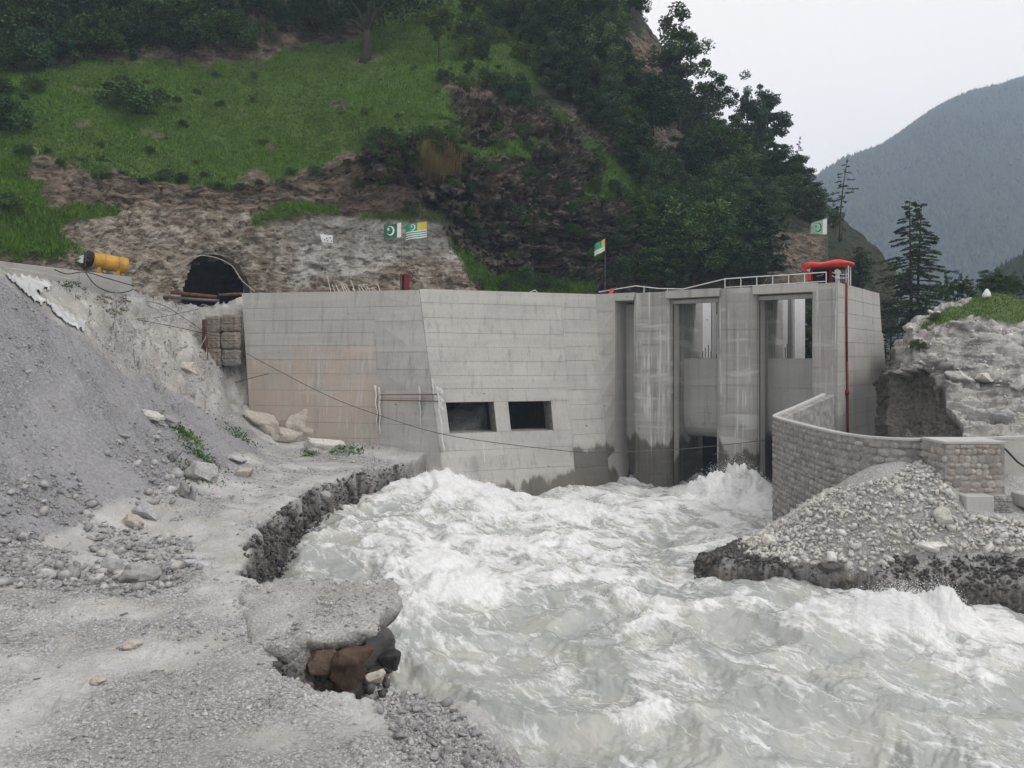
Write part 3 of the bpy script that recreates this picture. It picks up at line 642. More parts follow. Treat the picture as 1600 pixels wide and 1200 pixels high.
# tunnel mouth: cut the cells inside the portal outline
TU, TV = (283.0, 381.0), (402.0, 463.0)
def in_portal(u, v):
    x = (u - (TU[0] + TU[1]) / 2) / ((TU[1] - TU[0]) / 2); y = (TV[1] - v) / (TV[1] - TV[0])
    return (np.abs(x) ** 2.2 + np.clip(y, 0, 9) ** 2.2 < 1 + .08 * np.sin(u * .3)) & (v < 478)
ix = np.arange(Hn * Hm).reshape(Hm, Hn); F = np.stack([ix[:-1, :-1], ix[:-1, 1:], ix[1:, 1:], ix[1:, :-1]], -1).reshape(-1, 4)
inside = in_portal(u0, v0_); keep = ~inside[F].all(1)
me = mesh_np(Pd, F[keep], True)
me.polygons.foreach_set('use_smooth', (grass + forest)[F[keep]].mean(1) > .5)
for nm, a in (('grass', grass), ('shot', shot), ('tanc', tanc), ('crag', crag), ('forest', forest)): add_attr(me, nm, a)
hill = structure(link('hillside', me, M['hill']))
def on_hill(u, v):
    d = np.abs(u0 - u) + np.abs(v0_ - v) + (t0 < .6) * 50; i = int(np.argmin(d)); return Pd[i].copy(), N[i].copy()
# tunnel bore behind the mouth
mb = MB(); rings = []
for k, dy in enumerate((-.6, 3, 8, 16)):
    ring = []
    for a in np.linspace(-.12, math.pi + .12, 22):
        u = 332 + 53 * math.cos(a); v = 464 - 66 * math.sin(a) + (10 if math.sin(a) < 0 else 0)
        p = at(u, v, 88.0); q = np.array([p[0], 88.0 + dy, p[2]]); ring.append(q + .25 * fbm(np.array([q * .6]), 2)[0])
    rings.append(ring)
b0 = 0; vs = [q for rg in rings for q in rg]; fs = []
for k in range(3):
    for j in range(21): fs.append((k * 22 + j, k * 22 + j + 1, (k + 1) * 22 + j + 1, (k + 1) * 22 + j))
fs.append(tuple(range(66, 88)))
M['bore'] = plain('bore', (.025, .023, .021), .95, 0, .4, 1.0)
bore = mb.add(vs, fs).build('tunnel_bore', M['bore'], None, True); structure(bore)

# ---- outcrop beyond the curved wall
ou = np.array([1380, 1397, 1405, 1430, 1460, 1500, 1550, 1600, 1700, 1850.])
OR = [([720] * 10, [66, 63, 60, 57, 56, 55, 54, 53, 52, 50]),
      ([672, 668, 668, 670, 672, 672, 672, 672, 672, 672], [68, 66, 63, 61, 60, 59, 58, 57, 56, 54]),
      ([640, 625, 622, 618, 625, 625, 630, 632, 640, 640], [70, 67.5, 65.5, 64, 62, 61, 60, 59, 58, 56]),
      ([620, 595, 580, 566, 560, 580, 590, 592, 600, 600], [72, 69, 67, 64.5, 63.5, 64, 63, 62, 61, 59]),
      ([610, 588, 560, 532, 525, 535, 545, 550, 555, 550], [74, 72, 70, 67, 66, 67, 66, 65.5, 64, 62]),
      ([600, 580, 545, 505, 495, 500, 505, 512, 515, 510], [76, 75, 73, 71, 70, 70.5, 70, 70, 69, 67]),
      ([598, 576, 540, 498, 486, 472, 459, 470, 480, 480], [80, 79, 77, 76, 76, 77, 77, 77, 76, 74]),
      ([640, 620, 600, 560, 540, 530, 520, 520, 520, 520], [90, 90, 90, 90, 92, 95, 96, 96, 96, 96])]
On, Om = 300, 190
oh = np.linspace(1380, 1850, On)
OV = np.array([np.interp(oh, ou, a) for a, b in OR]); OY = np.array([np.interp(oh, ou, b) for a, b in OR]); tt = np.linspace(0, len(OR) - 1, Om)
OV = np.stack([np.interp(tt, np.arange(len(OR)), OV[:, j]) for j in range(On)], 1); OY = np.stack([np.interp(tt, np.arange(len(OR)), OY[:, j]) for j in range(On)], 1)
OU = np.broadcast_to(oh, OV.shape)
Op = np.stack([(OU - 800) / FPX * OY, OY, H + (V0 - OV) * OY / FPX], -1); N2 = np.cross(np.gradient(Op, axis=1), np.gradient(Op, axis=0)); N2 /= np.linalg.norm(N2, axis=-1)[..., None] + 1e-9
N2 = N2.reshape(-1, 3); N2 *= np.where(N2[:, 1:2] > 0, -1, 1); fo = Op.reshape(-1, 3); ouf, ovf = OU.ravel(), OV.ravel()
owu, owv = ouf + 9 * fbm(fo * .25, 3), ovf + 9 * fbm(fo * .25 + 8, 3)
og = pip([(1440, 505), (1500, 482), (1540, 452), (1600, 462), (1850, 470), (1850, 512), (1620, 505), (1580, 498), (1520, 495), (1470, 508)], owu, owv).astype(float)
osl = pip([(1385, 600), (1400, 590), (1440, 572), (1470, 578), (1483, 600), (1478, 640), (1500, 672), (1500, 730), (1380, 730)], owu, owv).astype(float)
bed = fo[:, 2] - .28 * fo[:, 0] + .5 * fbm(fo * .1, 2)
orel = .55 * fbm(fo * np.array([.25, .25, .6]), 5, .55) + .42 * (ledge(bed + .6 * fbm(fo * .35, 2), 1.7) - .5) + .22 * (ledge(bed + .4 * fbm(fo * .6, 2), .6) - .5) + .3 * (ridged(fo * .35, 3) - 1.2)
cv, cd = cells(fo * np.array([.6, .6, 1.2]) + .4 * np.stack([fbm(fo * .4, 2)] * 3, 1)); cv2, cd2 = cells(fo * np.array([1.3, 1.3, 3.0]))
orel = orel * .8 + .75 * (cv - .5) + .38 * (cv2 - .5)
fo = fo + N2 * (orel * (1 - .7 * og) * (1 - .6 * osl) - .9 * osl)[:, None]
ix = np.arange(On * Om).reshape(Om, On); F = np.stack([ix[:-1, :-1], ix[:-1, 1:], ix[1:, 1:], ix[1:, :-1]], -1).reshape(-1, 4)
me = mesh_np(fo, F, False); add_attr(me, 'grass', og); add_attr(me, 'soil', osl)
outc = structure(link('rock_outcrop_terrain', me, M['outcrop']))
def on_outcrop(u, v):
    i = int(np.argmin(np.abs(ouf - u) + np.abs(ovf - v))); return fo[i].copy()

# ---- valley floor, far mountain, nearer spur, ground sheet
def sheet(name, x0, x1, y0, y1, nx, ny_, zf, mat):
    X, Y = np.meshgrid(np.linspace(x0, x1, nx), np.linspace(y0, y1, ny_)); X = X.ravel(); Y = Y.ravel(); Z = zf(X, Y)
    ix = np.arange(nx * ny_).reshape(ny_, nx); F = np.stack([ix[:-1, :-1], ix[:-1, 1:], ix[1:, 1:], ix[1:, :-1]], -1).reshape(-1, 4)
    return structure(link(name, mesh_np(np.stack([X, Y, Z], 1), F, True), mat))
def zvalley(X, Y): return 1.5 + 9 * sstep(100, 135, Y) + 2.0 * fbm(np.stack([X, Y, 0 * X], 1) * .02, 3) + 8 * sstep(75, 190, X) * sstep(95, 200, Y)
sheet('valley_floor', -60, 330, 92, 420, 110, 110, zvalley, M['valley'])
sheet('ground', -2450, 2450, -700, 2060, 20, 20, lambda X, Y: -9 + 0 * X, M['valley'])
MR = 1500.0
def zmount(X, Y):
    u = 800 + FPX * X / Y
    vr = np.interp(u, [1000, 1100, 1250, 1290, 1330, 1380, 1420, 1460, 1500, 1550, 1600, 1800, 2200], [520, 410, 300, 270, 252, 222, 198, 176, 158, 141, 126, 100, 95])
    z = (V0 - vr) * MR / FPX * sstep(600, MR - 16, Y) ** 1.7 * sstep(2250, MR + 20, Y)
    P = np.stack([X, Y, 0 * X], 1); return z + (18 * fbm(P * .005, 4) + 30 * (ridged(P * .003, 2) - 1)) * sstep(650, 950, Y) * sstep(1560, 1260, Y) - 4
sheet('far_mountain', 180, 2440, 600, 2050, 240, 200, zmount, M['far_forest'])
def zspur(X, Y):
    u = 800 + FPX * X / Y; vr = np.interp(u, [1380, 1450, 1520, 1570, 1640, 1800, 2100], [560, 500, 445, 395, 350, 260, 140])
    return (V0 - vr) * 300 / FPX * sstep(190, 300, Y) * sstep(400, 300, Y) + 3 * fbm(np.stack([X, Y, 0 * X], 1) * .03, 3) - 1
sheet('forest_spur', 110, 380, 190, 380, 110, 80, zspur, M['far_forest'])
# far-off wood on the mountain: one mass
CONE = (np.array([(math.cos(a) * .19, math.sin(a) * .19, 0) for a in np.linspace(0, 2 * np.pi, 6)[:-1]] + [(0, 0, 1.0)]), np.array([(i, (i + 1) % 5, 5) for i in range(5)]))
CONE2 = (np.array([(math.cos(a) * .26, math.sin(a) * .26, .25) for a in np.linspace(0, 2 * np.pi, 6)[:-1]] + [(0, 0, .85)]), CONE[1])
r = np.random.default_rng(5); n = 34000
tx = r.uniform(1180, 1720, n); ty = np.where(r.random(n) < .22, r.uniform(MR - 60, MR + 40, n), r.uniform(760, MR, n)); X = (tx - 800) / FPX * ty
pos = np.stack([X, ty, zmount(X, ty) - .6], 1)
wood = stuff_mesh('distant_wood', [CONE, CONE2], pos, r.uniform(8, 17, n), r, M['far_forest'], tilt=.03); tag(wood, 'hazy conifer wood covering the far mountain', 'forest')
n = 4000; tx = r.uniform(1400, 1720, n); ty = r.uniform(215, 330, n); X = (tx - 800) / FPX * ty; pos = np.stack([X, ty, zspur(X, ty) - .6], 1)
wood2 = stuff_mesh('spur_wood', [CONE, CONE2], pos, r.uniform(5, 10, n), r, M['far_forest'], tilt=.03); tag(wood2, 'dark hazy wood on the lower spur behind the outcrop', 'forest')
# ================================================================== THE DAM
TOP = 17.3
dam = empty('dam', at(900, 760, 78)); dam.location.z = -4
tag(dam, 'grey concrete dam with two gate bays standing across the river', 'dam')
DV = np.array([.564, .826, 0.0])                     # upstream, along the piers
def pl(u):                                           # foot of the pier-front line at a picture column
    k = (u - 800) / FPX; t = (81.6 * k - 9.5) / (19.9 + 13.6 * k); return np.array([9.5 + 19.9 * t, 81.6 - 13.6 * t, 0])
def pt(u, Y, z): return np.array([(u - 800) / FPX * Y, Y, z])
ZB = -4.0
def bil(q, s, t):                                    # tl, tr, br, bl
    return (1 - t) * ((1 - s) * q[0] + s * q[1]) + t * ((1 - s) * q[3] + s * q[2])
def inward(q):
    n = np.cross(q[1] - q[0], q[3] - q[0]); n[2] = 0; n /= np.linalg.norm(n)
    return n if n[1] > 0 else -n
def block(name, quad, thick, mat, holes=(), parent=None, back=None, grid=None):
    q = [np.asarray(p, float) for p in quad]; b = (inward(q) * thick) if back is None else np.asarray(back, float)
    mb = MB()
    if not holes and grid is None: mb.slab(q, b)
    else:
        ss, ts = grid
        for i in range(len(ss) - 1):
            for j in range(len(ts) - 1):
                c = ((ss[i] + ss[i + 1]) / 2, (ts[j] + ts[j + 1]) / 2)
                if any(h[0] < c[0] < h[1] and h[2] < c[1] < h[3] for h in holes): continue
                mb.slab([bil(q, ss[i], ts[j]), bil(q, ss[i + 1], ts[j]), bil(q, ss[i + 1], ts[j + 1]), bil(q, ss[i], ts[j + 1])], b)
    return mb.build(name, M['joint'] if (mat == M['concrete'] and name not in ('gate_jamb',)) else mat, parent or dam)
pan_rng = random.Random(4)
def panels(quad, ss, ts, parent, mat, proud=.05, gap=.016, holes=(), zmin=-3, pick=None):
    q = [np.asarray(p, float) for p in quad]; n = -inward(q); L = np.linalg.norm(q[1] - q[0]); Hh = np.linalg.norm(q[3] - q[0])
    gs, gt = gap * .22 / L, gap / Hh
    for j in range(len(ts) - 1):
        for i in range(len(ss) - 1):
            c = ((ss[i] + ss[i + 1]) / 2, (ts[j] + ts[j + 1]) / 2)
            if any(h[0] < c[0] < h[1] and h[2] < c[1] < h[3] for h in holes): continue
            if bil(q, .5, ts[j])[2] < zmin: continue
            p = proud + pan_rng.uniform(-.012, .012); a, b_, c_, d_ = ss[i] + gs, ss[i + 1] - gs, ts[j] + gt, ts[j + 1] - gt
            cor = [bil(q, a, c_), bil(q, b_, c_), bil(q, b_, d_), bil(q, a, d_)]
            m = pick(i, j) if pick else mat
            MB().slab([x + n * p for x in cor], -n * (p - .004)).build('concrete_panel', m, parent)
# --- wing wall A and B (left)
A = [pt(378, 80, TOP), pt(585, 77.3, TOP), pt(595, 74.6, ZB), pt(400, 78, ZB)]
rows = [0, .076, .137, .197, .258, .325, .392, .47, .545, .62, .69, .77, .86, 1]
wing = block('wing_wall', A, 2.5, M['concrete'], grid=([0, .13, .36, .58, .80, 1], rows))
panels(A, [0, .13, .36, .58, .80, 1], rows, wing, M['concrete'], zmin=1.0, pick=lambda i, j: M['concrete_pink'] if (j >= 5 or (j == 4 and i >= 2)) else M['concrete'])
B = [pt(585, 77.3, TOP), pt(655, 76.3, TOP), pt(700, 70.4, ZB), pt(595, 74.6, ZB)]
GB = ([0, .8, 1], [0, .075, .145, .29, .37, .5, .62, .75, 1])
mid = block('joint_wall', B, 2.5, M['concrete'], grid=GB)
panels(B, *GB, mid, M['concrete'], zmin=1.0)
# --- abutment C with two square openings, D beside it
C = [pt(655, 76.3, TOP + .12), pt(875, 80, TOP), pt(902, 75.6, ZB), pt(700, 70.4, ZB)]
Hs = [(.085, .43, .52, .655), (.535, .86, .52, .655)]
GC = ([0, .085, .26, .43, .535, .70, .86, 1], [0, .065, .135, .205, .27, .335, .40, .46, .52, .655, .73, .82, .92, 1])
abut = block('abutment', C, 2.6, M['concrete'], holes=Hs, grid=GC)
panels(C, *GC, abut, M['concrete'], holes=Hs)
inn = inward([np.asarray(p) for p in C])
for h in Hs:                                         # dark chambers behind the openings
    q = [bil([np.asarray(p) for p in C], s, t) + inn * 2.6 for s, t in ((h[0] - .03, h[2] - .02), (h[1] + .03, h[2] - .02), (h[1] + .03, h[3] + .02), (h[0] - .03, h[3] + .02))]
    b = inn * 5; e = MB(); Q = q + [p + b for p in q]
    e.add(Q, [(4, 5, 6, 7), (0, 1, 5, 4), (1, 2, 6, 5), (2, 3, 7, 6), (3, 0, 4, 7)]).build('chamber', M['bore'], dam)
D = [pt(875, 80, TOP), pt(930, 81.3, TOP), pt(953, 78.0, ZB), pt(902, 75.6, ZB)]
GD = ([0, .5, 1], [0, .07, .13, .195, .26, .33, .40, .47, .54, .61, .68, .75, .83, .92, 1])
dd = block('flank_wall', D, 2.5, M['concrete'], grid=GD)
panels(D, *GD, dd, M['concrete_flank'])
e1 = pl(961); E = [pt(930, 81.3, TOP), np.array([*e1[:2], TOP]), np.array([e1[0], e1[1] - .3, ZB]), pt(953, 78.0, ZB)]
GE = ([0, 1], [0, .09, .2, .3, .4, .5, .6, .7, .8, .9, 1])
ee = block('gate_jamb', E, 3.0, M['concrete'], back=DV * 6, grid=GE)
panels(E, *GE, ee, M['concrete_flank'])
# --- piers
def pier(u_a, u_b, mat, depth, nrows, cols=(0, .5, 1), round_=True):
    a, b = pl(u_a), pl(u_b); q = [np.array([*a[:2], TOP - .05]), np.array([*b[:2], TOP - .05]), np.array([*b[:2], ZB]), np.array([*a[:2], ZB])]
    nose = .55 if round_ else 0.0; e = (q[1] - q[0]) / np.linalg.norm(q[1] - q[0]); W = np.linalg.norm(q[1] - q[0])
    if not round_:
        p = block('pier', q, depth, mat, back=DV * depth); panels(q, list(cols), list(np.linspace(0, 1, nrows)), p, mat); return q
    prof = [(s_, .95 * (1 - math.sqrt(max(0, 1 - ((abs(s_ - .5) - .22) / .28) ** 2))) if abs(s_ - .5) > .22 else 0.0) for s_ in (0, .03, .09, .17, .28, .72, .83, .91, .97, 1)]
    out = [q[0] + e * W * s_ + DV * d_ for s_, d_ in prof]; ring = out + [q[1] + DV * depth, q[0] + DV * depth]; n = len(ring)
    v = [np.array([*x[:2], z_]) for z_ in (TOP - .05, ZB) for x in ring]; f = [tuple(range(n)), tuple(reversed(range(n, 2 * n)))] + [(k, k + n, (k + 1) % n + n, (k + 1) % n) for k in range(n)]
    p = MB().add(v, f).build('pier', M['joint'] if False else mat, dam)
    ts = np.linspace(0, 1, nrows); proud = .05
    for j in range(nrows - 1):                      # one cast lift: a shell round the nose
        z1, z0 = TOP - .05 + (ZB - TOP + .05) * (ts[j] + .0006), TOP - .05 + (ZB - TOP + .05) * (ts[j + 1] - .0009); pr = proud + pan_rng.uniform(-.015, .015)
        cen = q[0] + e * W * .5 + DV * 2.2; o_ = [x + (x - cen) / np.linalg.norm((x - cen)[:2]) * pr * np.array([1, 1, 0]) for x in out]; m_ = len(o_)
        v = [np.array([*x[:2], z_]) for z_ in (z1, z0) for x in o_ + [x + DV * .0 for x in out]]
        f = [(k, k + 1, 2 * m_ + k + 1, 2 * m_ + k) for k in range(m_ - 1)] + [(k, m_ + k, m_ + k + 1, k + 1) for k in range(m_ - 1)] + [(2 * m_ + k, 2 * m_ + k + 1, 3 * m_ + k + 1, 3 * m_ + k) for k in range(m_ - 1)]
        f += [(0, 2 * m_, 3 * m_, m_), (m_ - 1, 2 * m_ - 1, 4 * m_ - 1, 3 * m_ - 1)]
        MB().add(v, f).build('concrete_lift', mat, p)
    return q
p1 = pier(986, 1045, M['concrete_pier'], 9.5, 17); p2 = pier(1119, 1181, M['concrete_pier'], 9.5, 17); p3 = pier(1270, 1308, M['concrete_pier'], 9.5, 15, (0, .68, 1), False)
# sluice recess between jamb and first pier
MB().slab([np.array([*pl(955)[:2], TOP - 1]) + DV * 2.6, np.array([*pl(992)[:2], TOP - 1]) + DV * 2.6, np.array([*pl(992)[:2], ZB]) + DV * 2.6, np.array([*pl(955)[:2], ZB]) + DV * 2.6], DV * .6).build('sluice_panel', M['concrete_dark'], dam)
# breast walls with rounded lip, deck beams, added black slabs behind the bays
def across(u_a, u_b, prof, name, mat, parent=dam):
    a, b = pl(u_a), pl(u_b); n = len(prof); v = [np.array([*p[:2], 0]) + DV * d + np.array([0, 0, z]) for p in (a, b) for d, z in prof]
    f = [tuple(range(n)), tuple(reversed(range(n, 2 * n)))] + [(i, i + n, (i + 1) % n + n, (i + 1) % n) for i in range(n)]
    return MB().add(v, f).build(name, mat, parent)
lip = [(4.0, 10.5), (4.0, 7.4), (3.97, 5.0)] + [(4.0 + 2.2 * (1 - math.cos(a)), 4.4 - 2.2 * math.sin(a)) for a in np.linspace(0, math.pi / 2, 7)] + [(8.2, 2.2), (8.2, 10.5)]
for ua, ub in ((1043, 1121), (1179, 1272)):
    bw = across(ua, ub, lip, 'breast_wall', M['concrete_dark'])
    for z0, z1 in ((4.9, 7.6), (7.65, 10.45)):
        a, b = pl(ua + 2) + DV * 3.97, pl(ub - 2) + DV * 3.97
        for s0, s1 in ((0, .48), (.48, 1)):
            pa, pb = a + (b - a) * s0, a + (b - a) * s1
            MB().slab([np.array([*pa[:2], z1]), np.array([*pb[:2], z1]), np.array([*pb[:2], z0]), np.array([*pa[:2], z0])], -DV * .05).build('concrete_panel', M['concrete_dark'], bw)
    across(ua, ub, [(9.6, -4), (9.6, 3), (10.2, 3), (10.2, -4)], 'bay_dark_slab', M['black'])  # added black slab keeps the bay below the breast wall dark
    across(ua, ub, [(2.2, 10.9), (2.2, TOP - 1.0), (2.6, TOP - 1.0), (2.6, 16.0)][1:] and [(.9, TOP - 1.25), (.9, TOP - .9), (1.7, TOP - .9), (1.7, TOP - 1.25)], 'slot_beam', M['concrete_dark'])
for ua, ub in ((955, 990), (1040, 1124), (1176, 1276)):
    across(ua, ub, [(-.06, TOP + .02), (-.06, TOP - .75), (7.5, TOP - .75), (7.5, TOP + .02)], 'deck_beam', M['concrete'])
# gate slots: pale guide strips standing in the pier flanks
for ua in (1047, 1183):
    a = pl(ua); MB().slab([a + DV * 1.0 + [0, 0, TOP - .9], a + DV * 1.6 + np.array([.25, 0, TOP - .9]), a + DV * 1.6 + np.array([.25, 0, -3.9]), a + DV * 1.0 + [0, 0, -3.9]], np.array([.1, .2, 0])).build('gate_guide', M['concrete_old'], dam)
for i, ua in enumerate((1121, 1310)):
    a = pl(1117 if i == 0 else 1268); MB().box((a[0] + DV[0] * 2 - .1, a[1] + DV[1] * 2, 6.6), (.35, 1.2, 20.5), math.atan2(DV[0], DV[1]) * -1).build('gate_guide', M['concrete_old'], dam)
# pale upstream columns seen through the bays, with rebar at their feet
for (u1, u2, Yc, m) in ((1084, 1111, 92, 'column_pale'), (1112, 1119, 93, 'concrete_old'), (1211, 1231, 88, 'column_pale'), (1231, 1242, 88.6, 'concrete_old'), (1242, 1258, 87.4, 'column_pale')):
    x0, x1 = pt(u1, Yc, 0)[0], pt(u2, Yc, 0)[0]
    MB().box(((x0 + x1) / 2, Yc + .8, 7.2), (x1 - x0 - .02, 1.6, 22.4)).build('upstream_column', M[m], dam)
for us_, Yc in (((1098, 1102, 1107, 1111), 84), ((1219, 1227, 1230), 80)):
    for k, u in enumerate(us_):
        b = pt(u, Yc, 10.3); MB().tube([b, b + np.array([0, 0, 1.0 + .35 * ((k * 7) % 3)])], .05, 5).build('rebar', M['steel'], dam)
# --- right end face and its low buttress
c3 = pl(1308)
RF = [np.array([*c3[:2], TOP]), pt(1373, 80.2, TOP), pt(1390, 79.6, 0.0), np.array([*c3[:2], 0.0])]
RFq = [RF[0], RF[1], RF[2], RF[3]]
GR = ([0, .12, .34, .56, .78, 1], list(np.linspace(0, 1, 14)))
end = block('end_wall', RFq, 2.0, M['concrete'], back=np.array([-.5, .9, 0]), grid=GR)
panels(RFq, *GR, end, M['concrete'])
BQ = [pt(1371, 80.9, 13.2), pt(1379, 82.2, 13.2), pt(1393, 82.0, 0), pt(1376, 80.6, 0)]
but = block('end_buttress', BQ, 2.0, M['concrete'], back=np.array([-1, 2, 0])); panels(BQ, [0, 1], list(np.linspace(0, 1, 9)), but, M['concrete'])
# deck slab over everything behind the front faces
tp = [A[0], A[1], B[1], C[1], D[1], np.array([*e1[:2], TOP]), np.array([*pl(1045)[:2], TOP]), RF[0], RF[1]]
ins = [p + np.array([0, .5, 0]) for p in tp]; bk = [p + (np.array([0, 7.0, 0]) if i < 5 else DV * 8.0) for i, p in enumerate(tp)]; bk[-1] = tp[-1] + np.array([-6, 4, 0])
mb = MB()
for i in range(5):
    a, b_, c_, d_ = ins[i], ins[i + 1], bk[i + 1], bk[i]
    mb.hexa([np.array([*p[:2], 16.2]) for p in (a, b_, c_, d_)] + [np.array([*p[:2], 17.26]) for p in (a, b_, c_, d_)])
mb.build('deck_slab', M['concrete'], dam)
MB().slab([bk[0], bk[4], np.array([*bk[4][:2], ZB]), np.array([*bk[0][:2], ZB])], np.array([0, .8, 0])).build('rear_wall', M['concrete_old'], dam)
MB().slab([A[0], bk[0], np.array([*bk[0][:2], ZB]), A[3]], np.array([.8, 0, 0])).build('side_wall', M['concrete_old'], dam)
# white mineral crusts run down from the joints
for (ua, va, ub, vb, w, Yd) in ((586, 602, 590, 672, 5, 75.2), (592, 605, 593, 678, 3, 75.1), (655, 604, 657, 668, 3, 73.4), (683, 604, 693, 704, 4, 71.6), (687, 606, 689, 640, 9, 71.9), (675, 592, 677, 618, 3, 73), (755, 692, 757, 722, 2.2, 72.2)):
    pts = [at(ua + (ub - ua) * t + (w * .3 if k % 2 else -w * .2), va + (vb - va) * t, Yd - .12) for k, t in enumerate(np.linspace(0, 1, 6))]
    n = len(pts); wv_ = [w * (.6 - .45 * k / n) * Yd / FPX / 2 for k in range(n)]
    vs = [p + np.array([sg * q, dy, 0]) for dy in (0, .5) for p, q in zip(pts, wv_) for sg in (-1, 1)]
    fs = [(2 * k, 2 * k + 1, 2 * k + 3, 2 * k + 2) for k in range(n - 1)] + [(2 * n + 2 * k + 1, 2 * n + 2 * k, 2 * n + 2 * k + 2, 2 * n + 2 * k + 3) for k in range(n - 1)]
    fs += [(2 * k, 2 * k + 2, 2 * n + 2 * k + 2, 2 * n + 2 * k) for k in range(n - 1)] + [(2 * k + 3, 2 * k + 1, 2 * n + 2 * k + 1, 2 * n + 2 * k + 3) for k in range(n - 1)]
    MB().add(vs, fs).build('mineral_crust', M['mineral'], dam)
# horizontal scaffold rails left on the joint wall
for va, vb in ((617, 616), (625, 627)):
    MB().tube([at(593, va, 74.4), at(640, (va + vb) / 2, 73.3), at(688, vb, 71.7)], .05, 5).build('scaffold_rail', M['rust'], dam)
# ================================================================== THE CURVED MASONRY WALL
WP = np.array([(27.4, 67.6), (23.5, 63.9), (20.7, 61.2), (20.35, 58), (20.2, 54), (20.1, 50.5), (20.15, 47.6), (20.75, 45.2), (22.3, 43.9), (25.2, 43.9), (28.2, 44.6), (40, 48)])
WT = np.array([7.3, 6.4, 5.85, 5.82, 5.8, 5.8, 5.8, 5.8, 5.8, 5.8, 5.8, 5.8])
cl = np.concatenate([[0], np.cumsum(np.hypot(*np.diff(WP, axis=0).T))]); LW = cl[-1]
sd_ = np.linspace(0, LW, 140); wx = smooth1(np.interp(sd_, cl, WP[:, 0]), 4); wy = smooth1(np.interp(sd_, cl, WP[:, 1]), 4); wt = np.interp(sd_, cl, WT)
tx_, ty_ = np.gradient(wx), np.gradient(wy); tl = np.hypot(tx_, ty_); tx_, ty_ = tx_ / tl, ty_ / tl
nx_, ny_o = ty_, -tx_                                   # right-hand side of the path ...
nx_, ny_o = -nx_ * 1.0, -ny_o * 1.0                     # ... flipped so that it looks at the river
if nx_[70] > 0: nx_, ny_o = -nx_, -ny_o
wall = empty('curved_wall', (20.2, 50, -3)); tag(wall, 'curved stone masonry training wall beside the rubble heap', 'wall')
S_CON = np.interp(27.2, wx[90:], sd_[90:])              # beyond here it is plain concrete
def wall_strip(s0, s1, o0, o1, zlo, zhi, name, mat, dz=0.0):
    m = (sd_ >= s0) & (sd_ <= s1); i = np.nonzero(m)[0]; vs = []
    for k in i:
        for o, z in ((o0, zlo if zlo is not None else wt[k]), (o0, wt[k] + dz if zhi is None else zhi), (o1, wt[k] + dz if zhi is None else zhi), (o1, zlo if zlo is not None else wt[k])):
            vs.append((wx[k] + nx_[k] * o, wy[k] + ny_o[k] * o, z))
    n = len(i); fs = [(4 * a + c, 4 * a + (c + 1) % 4, 4 * a + 4 + (c + 1) % 4, 4 * a + 4 + c) for a in range(n - 1) for c in range(4)] + [(0, 1, 2, 3), (4 * n - 1, 4 * n - 2, 4 * n - 3, 4 * n - 4)]
    return MB().add(vs, fs).build(name, mat, wall)
M['mortar'] = plain('mortar', (.30, .295, .285), .95, 0, .35, 2.0)
wall_strip(0, S_CON, 0, -1.1, -4, None, 'core', M['mortar'])
wall_strip(S_CON, LW, .05, -1.1, -1, None, 'concrete_section', M['concrete'], .02)
wall_strip(0, LW, .07, -.34, None, None, 'coping', M['concrete_pale'], .13)
r = np.random.default_rng(8)
def ashlar(seed):                                       # unit stone: x width, z height, -y proud
    q = np.random.default_rng(seed); a = q.uniform(.44, .5, 8); c = []
    ang = np.linspace(0, 2 * np.pi, 9)[:-1] + np.pi / 8
    ring = np.array([(np.sign(math.cos(t)) * min(.495, abs(math.cos(t)) * .66 * q.uniform(.72, 1.1)), np.sign(math.sin(t)) * min(.485, abs(math.sin(t)) * .66 * q.uniform(.72, 1.1))) for t in ang])
    V = [(x, .0, z) for x, z in ring] + [(x * .92, -1.0 + .5 * q.random(), z * .90) for x, z in ring] + [(q.normal(0, .06), -1.0 + .3 * q.random(), q.normal(0, .12))]
    F = [(i, (i + 1) % 8, 8 + (i + 1) % 8) for i in range(8)] + [(i, 8 + (i + 1) % 8, 8 + i) for i in range(8)] + [(8 + i, 8 + (i + 1) % 8, 16) for i in range(8)]
    return np.array(V), np.array(F)
ASH = [ashlar(s) for s in range(60, 68)]
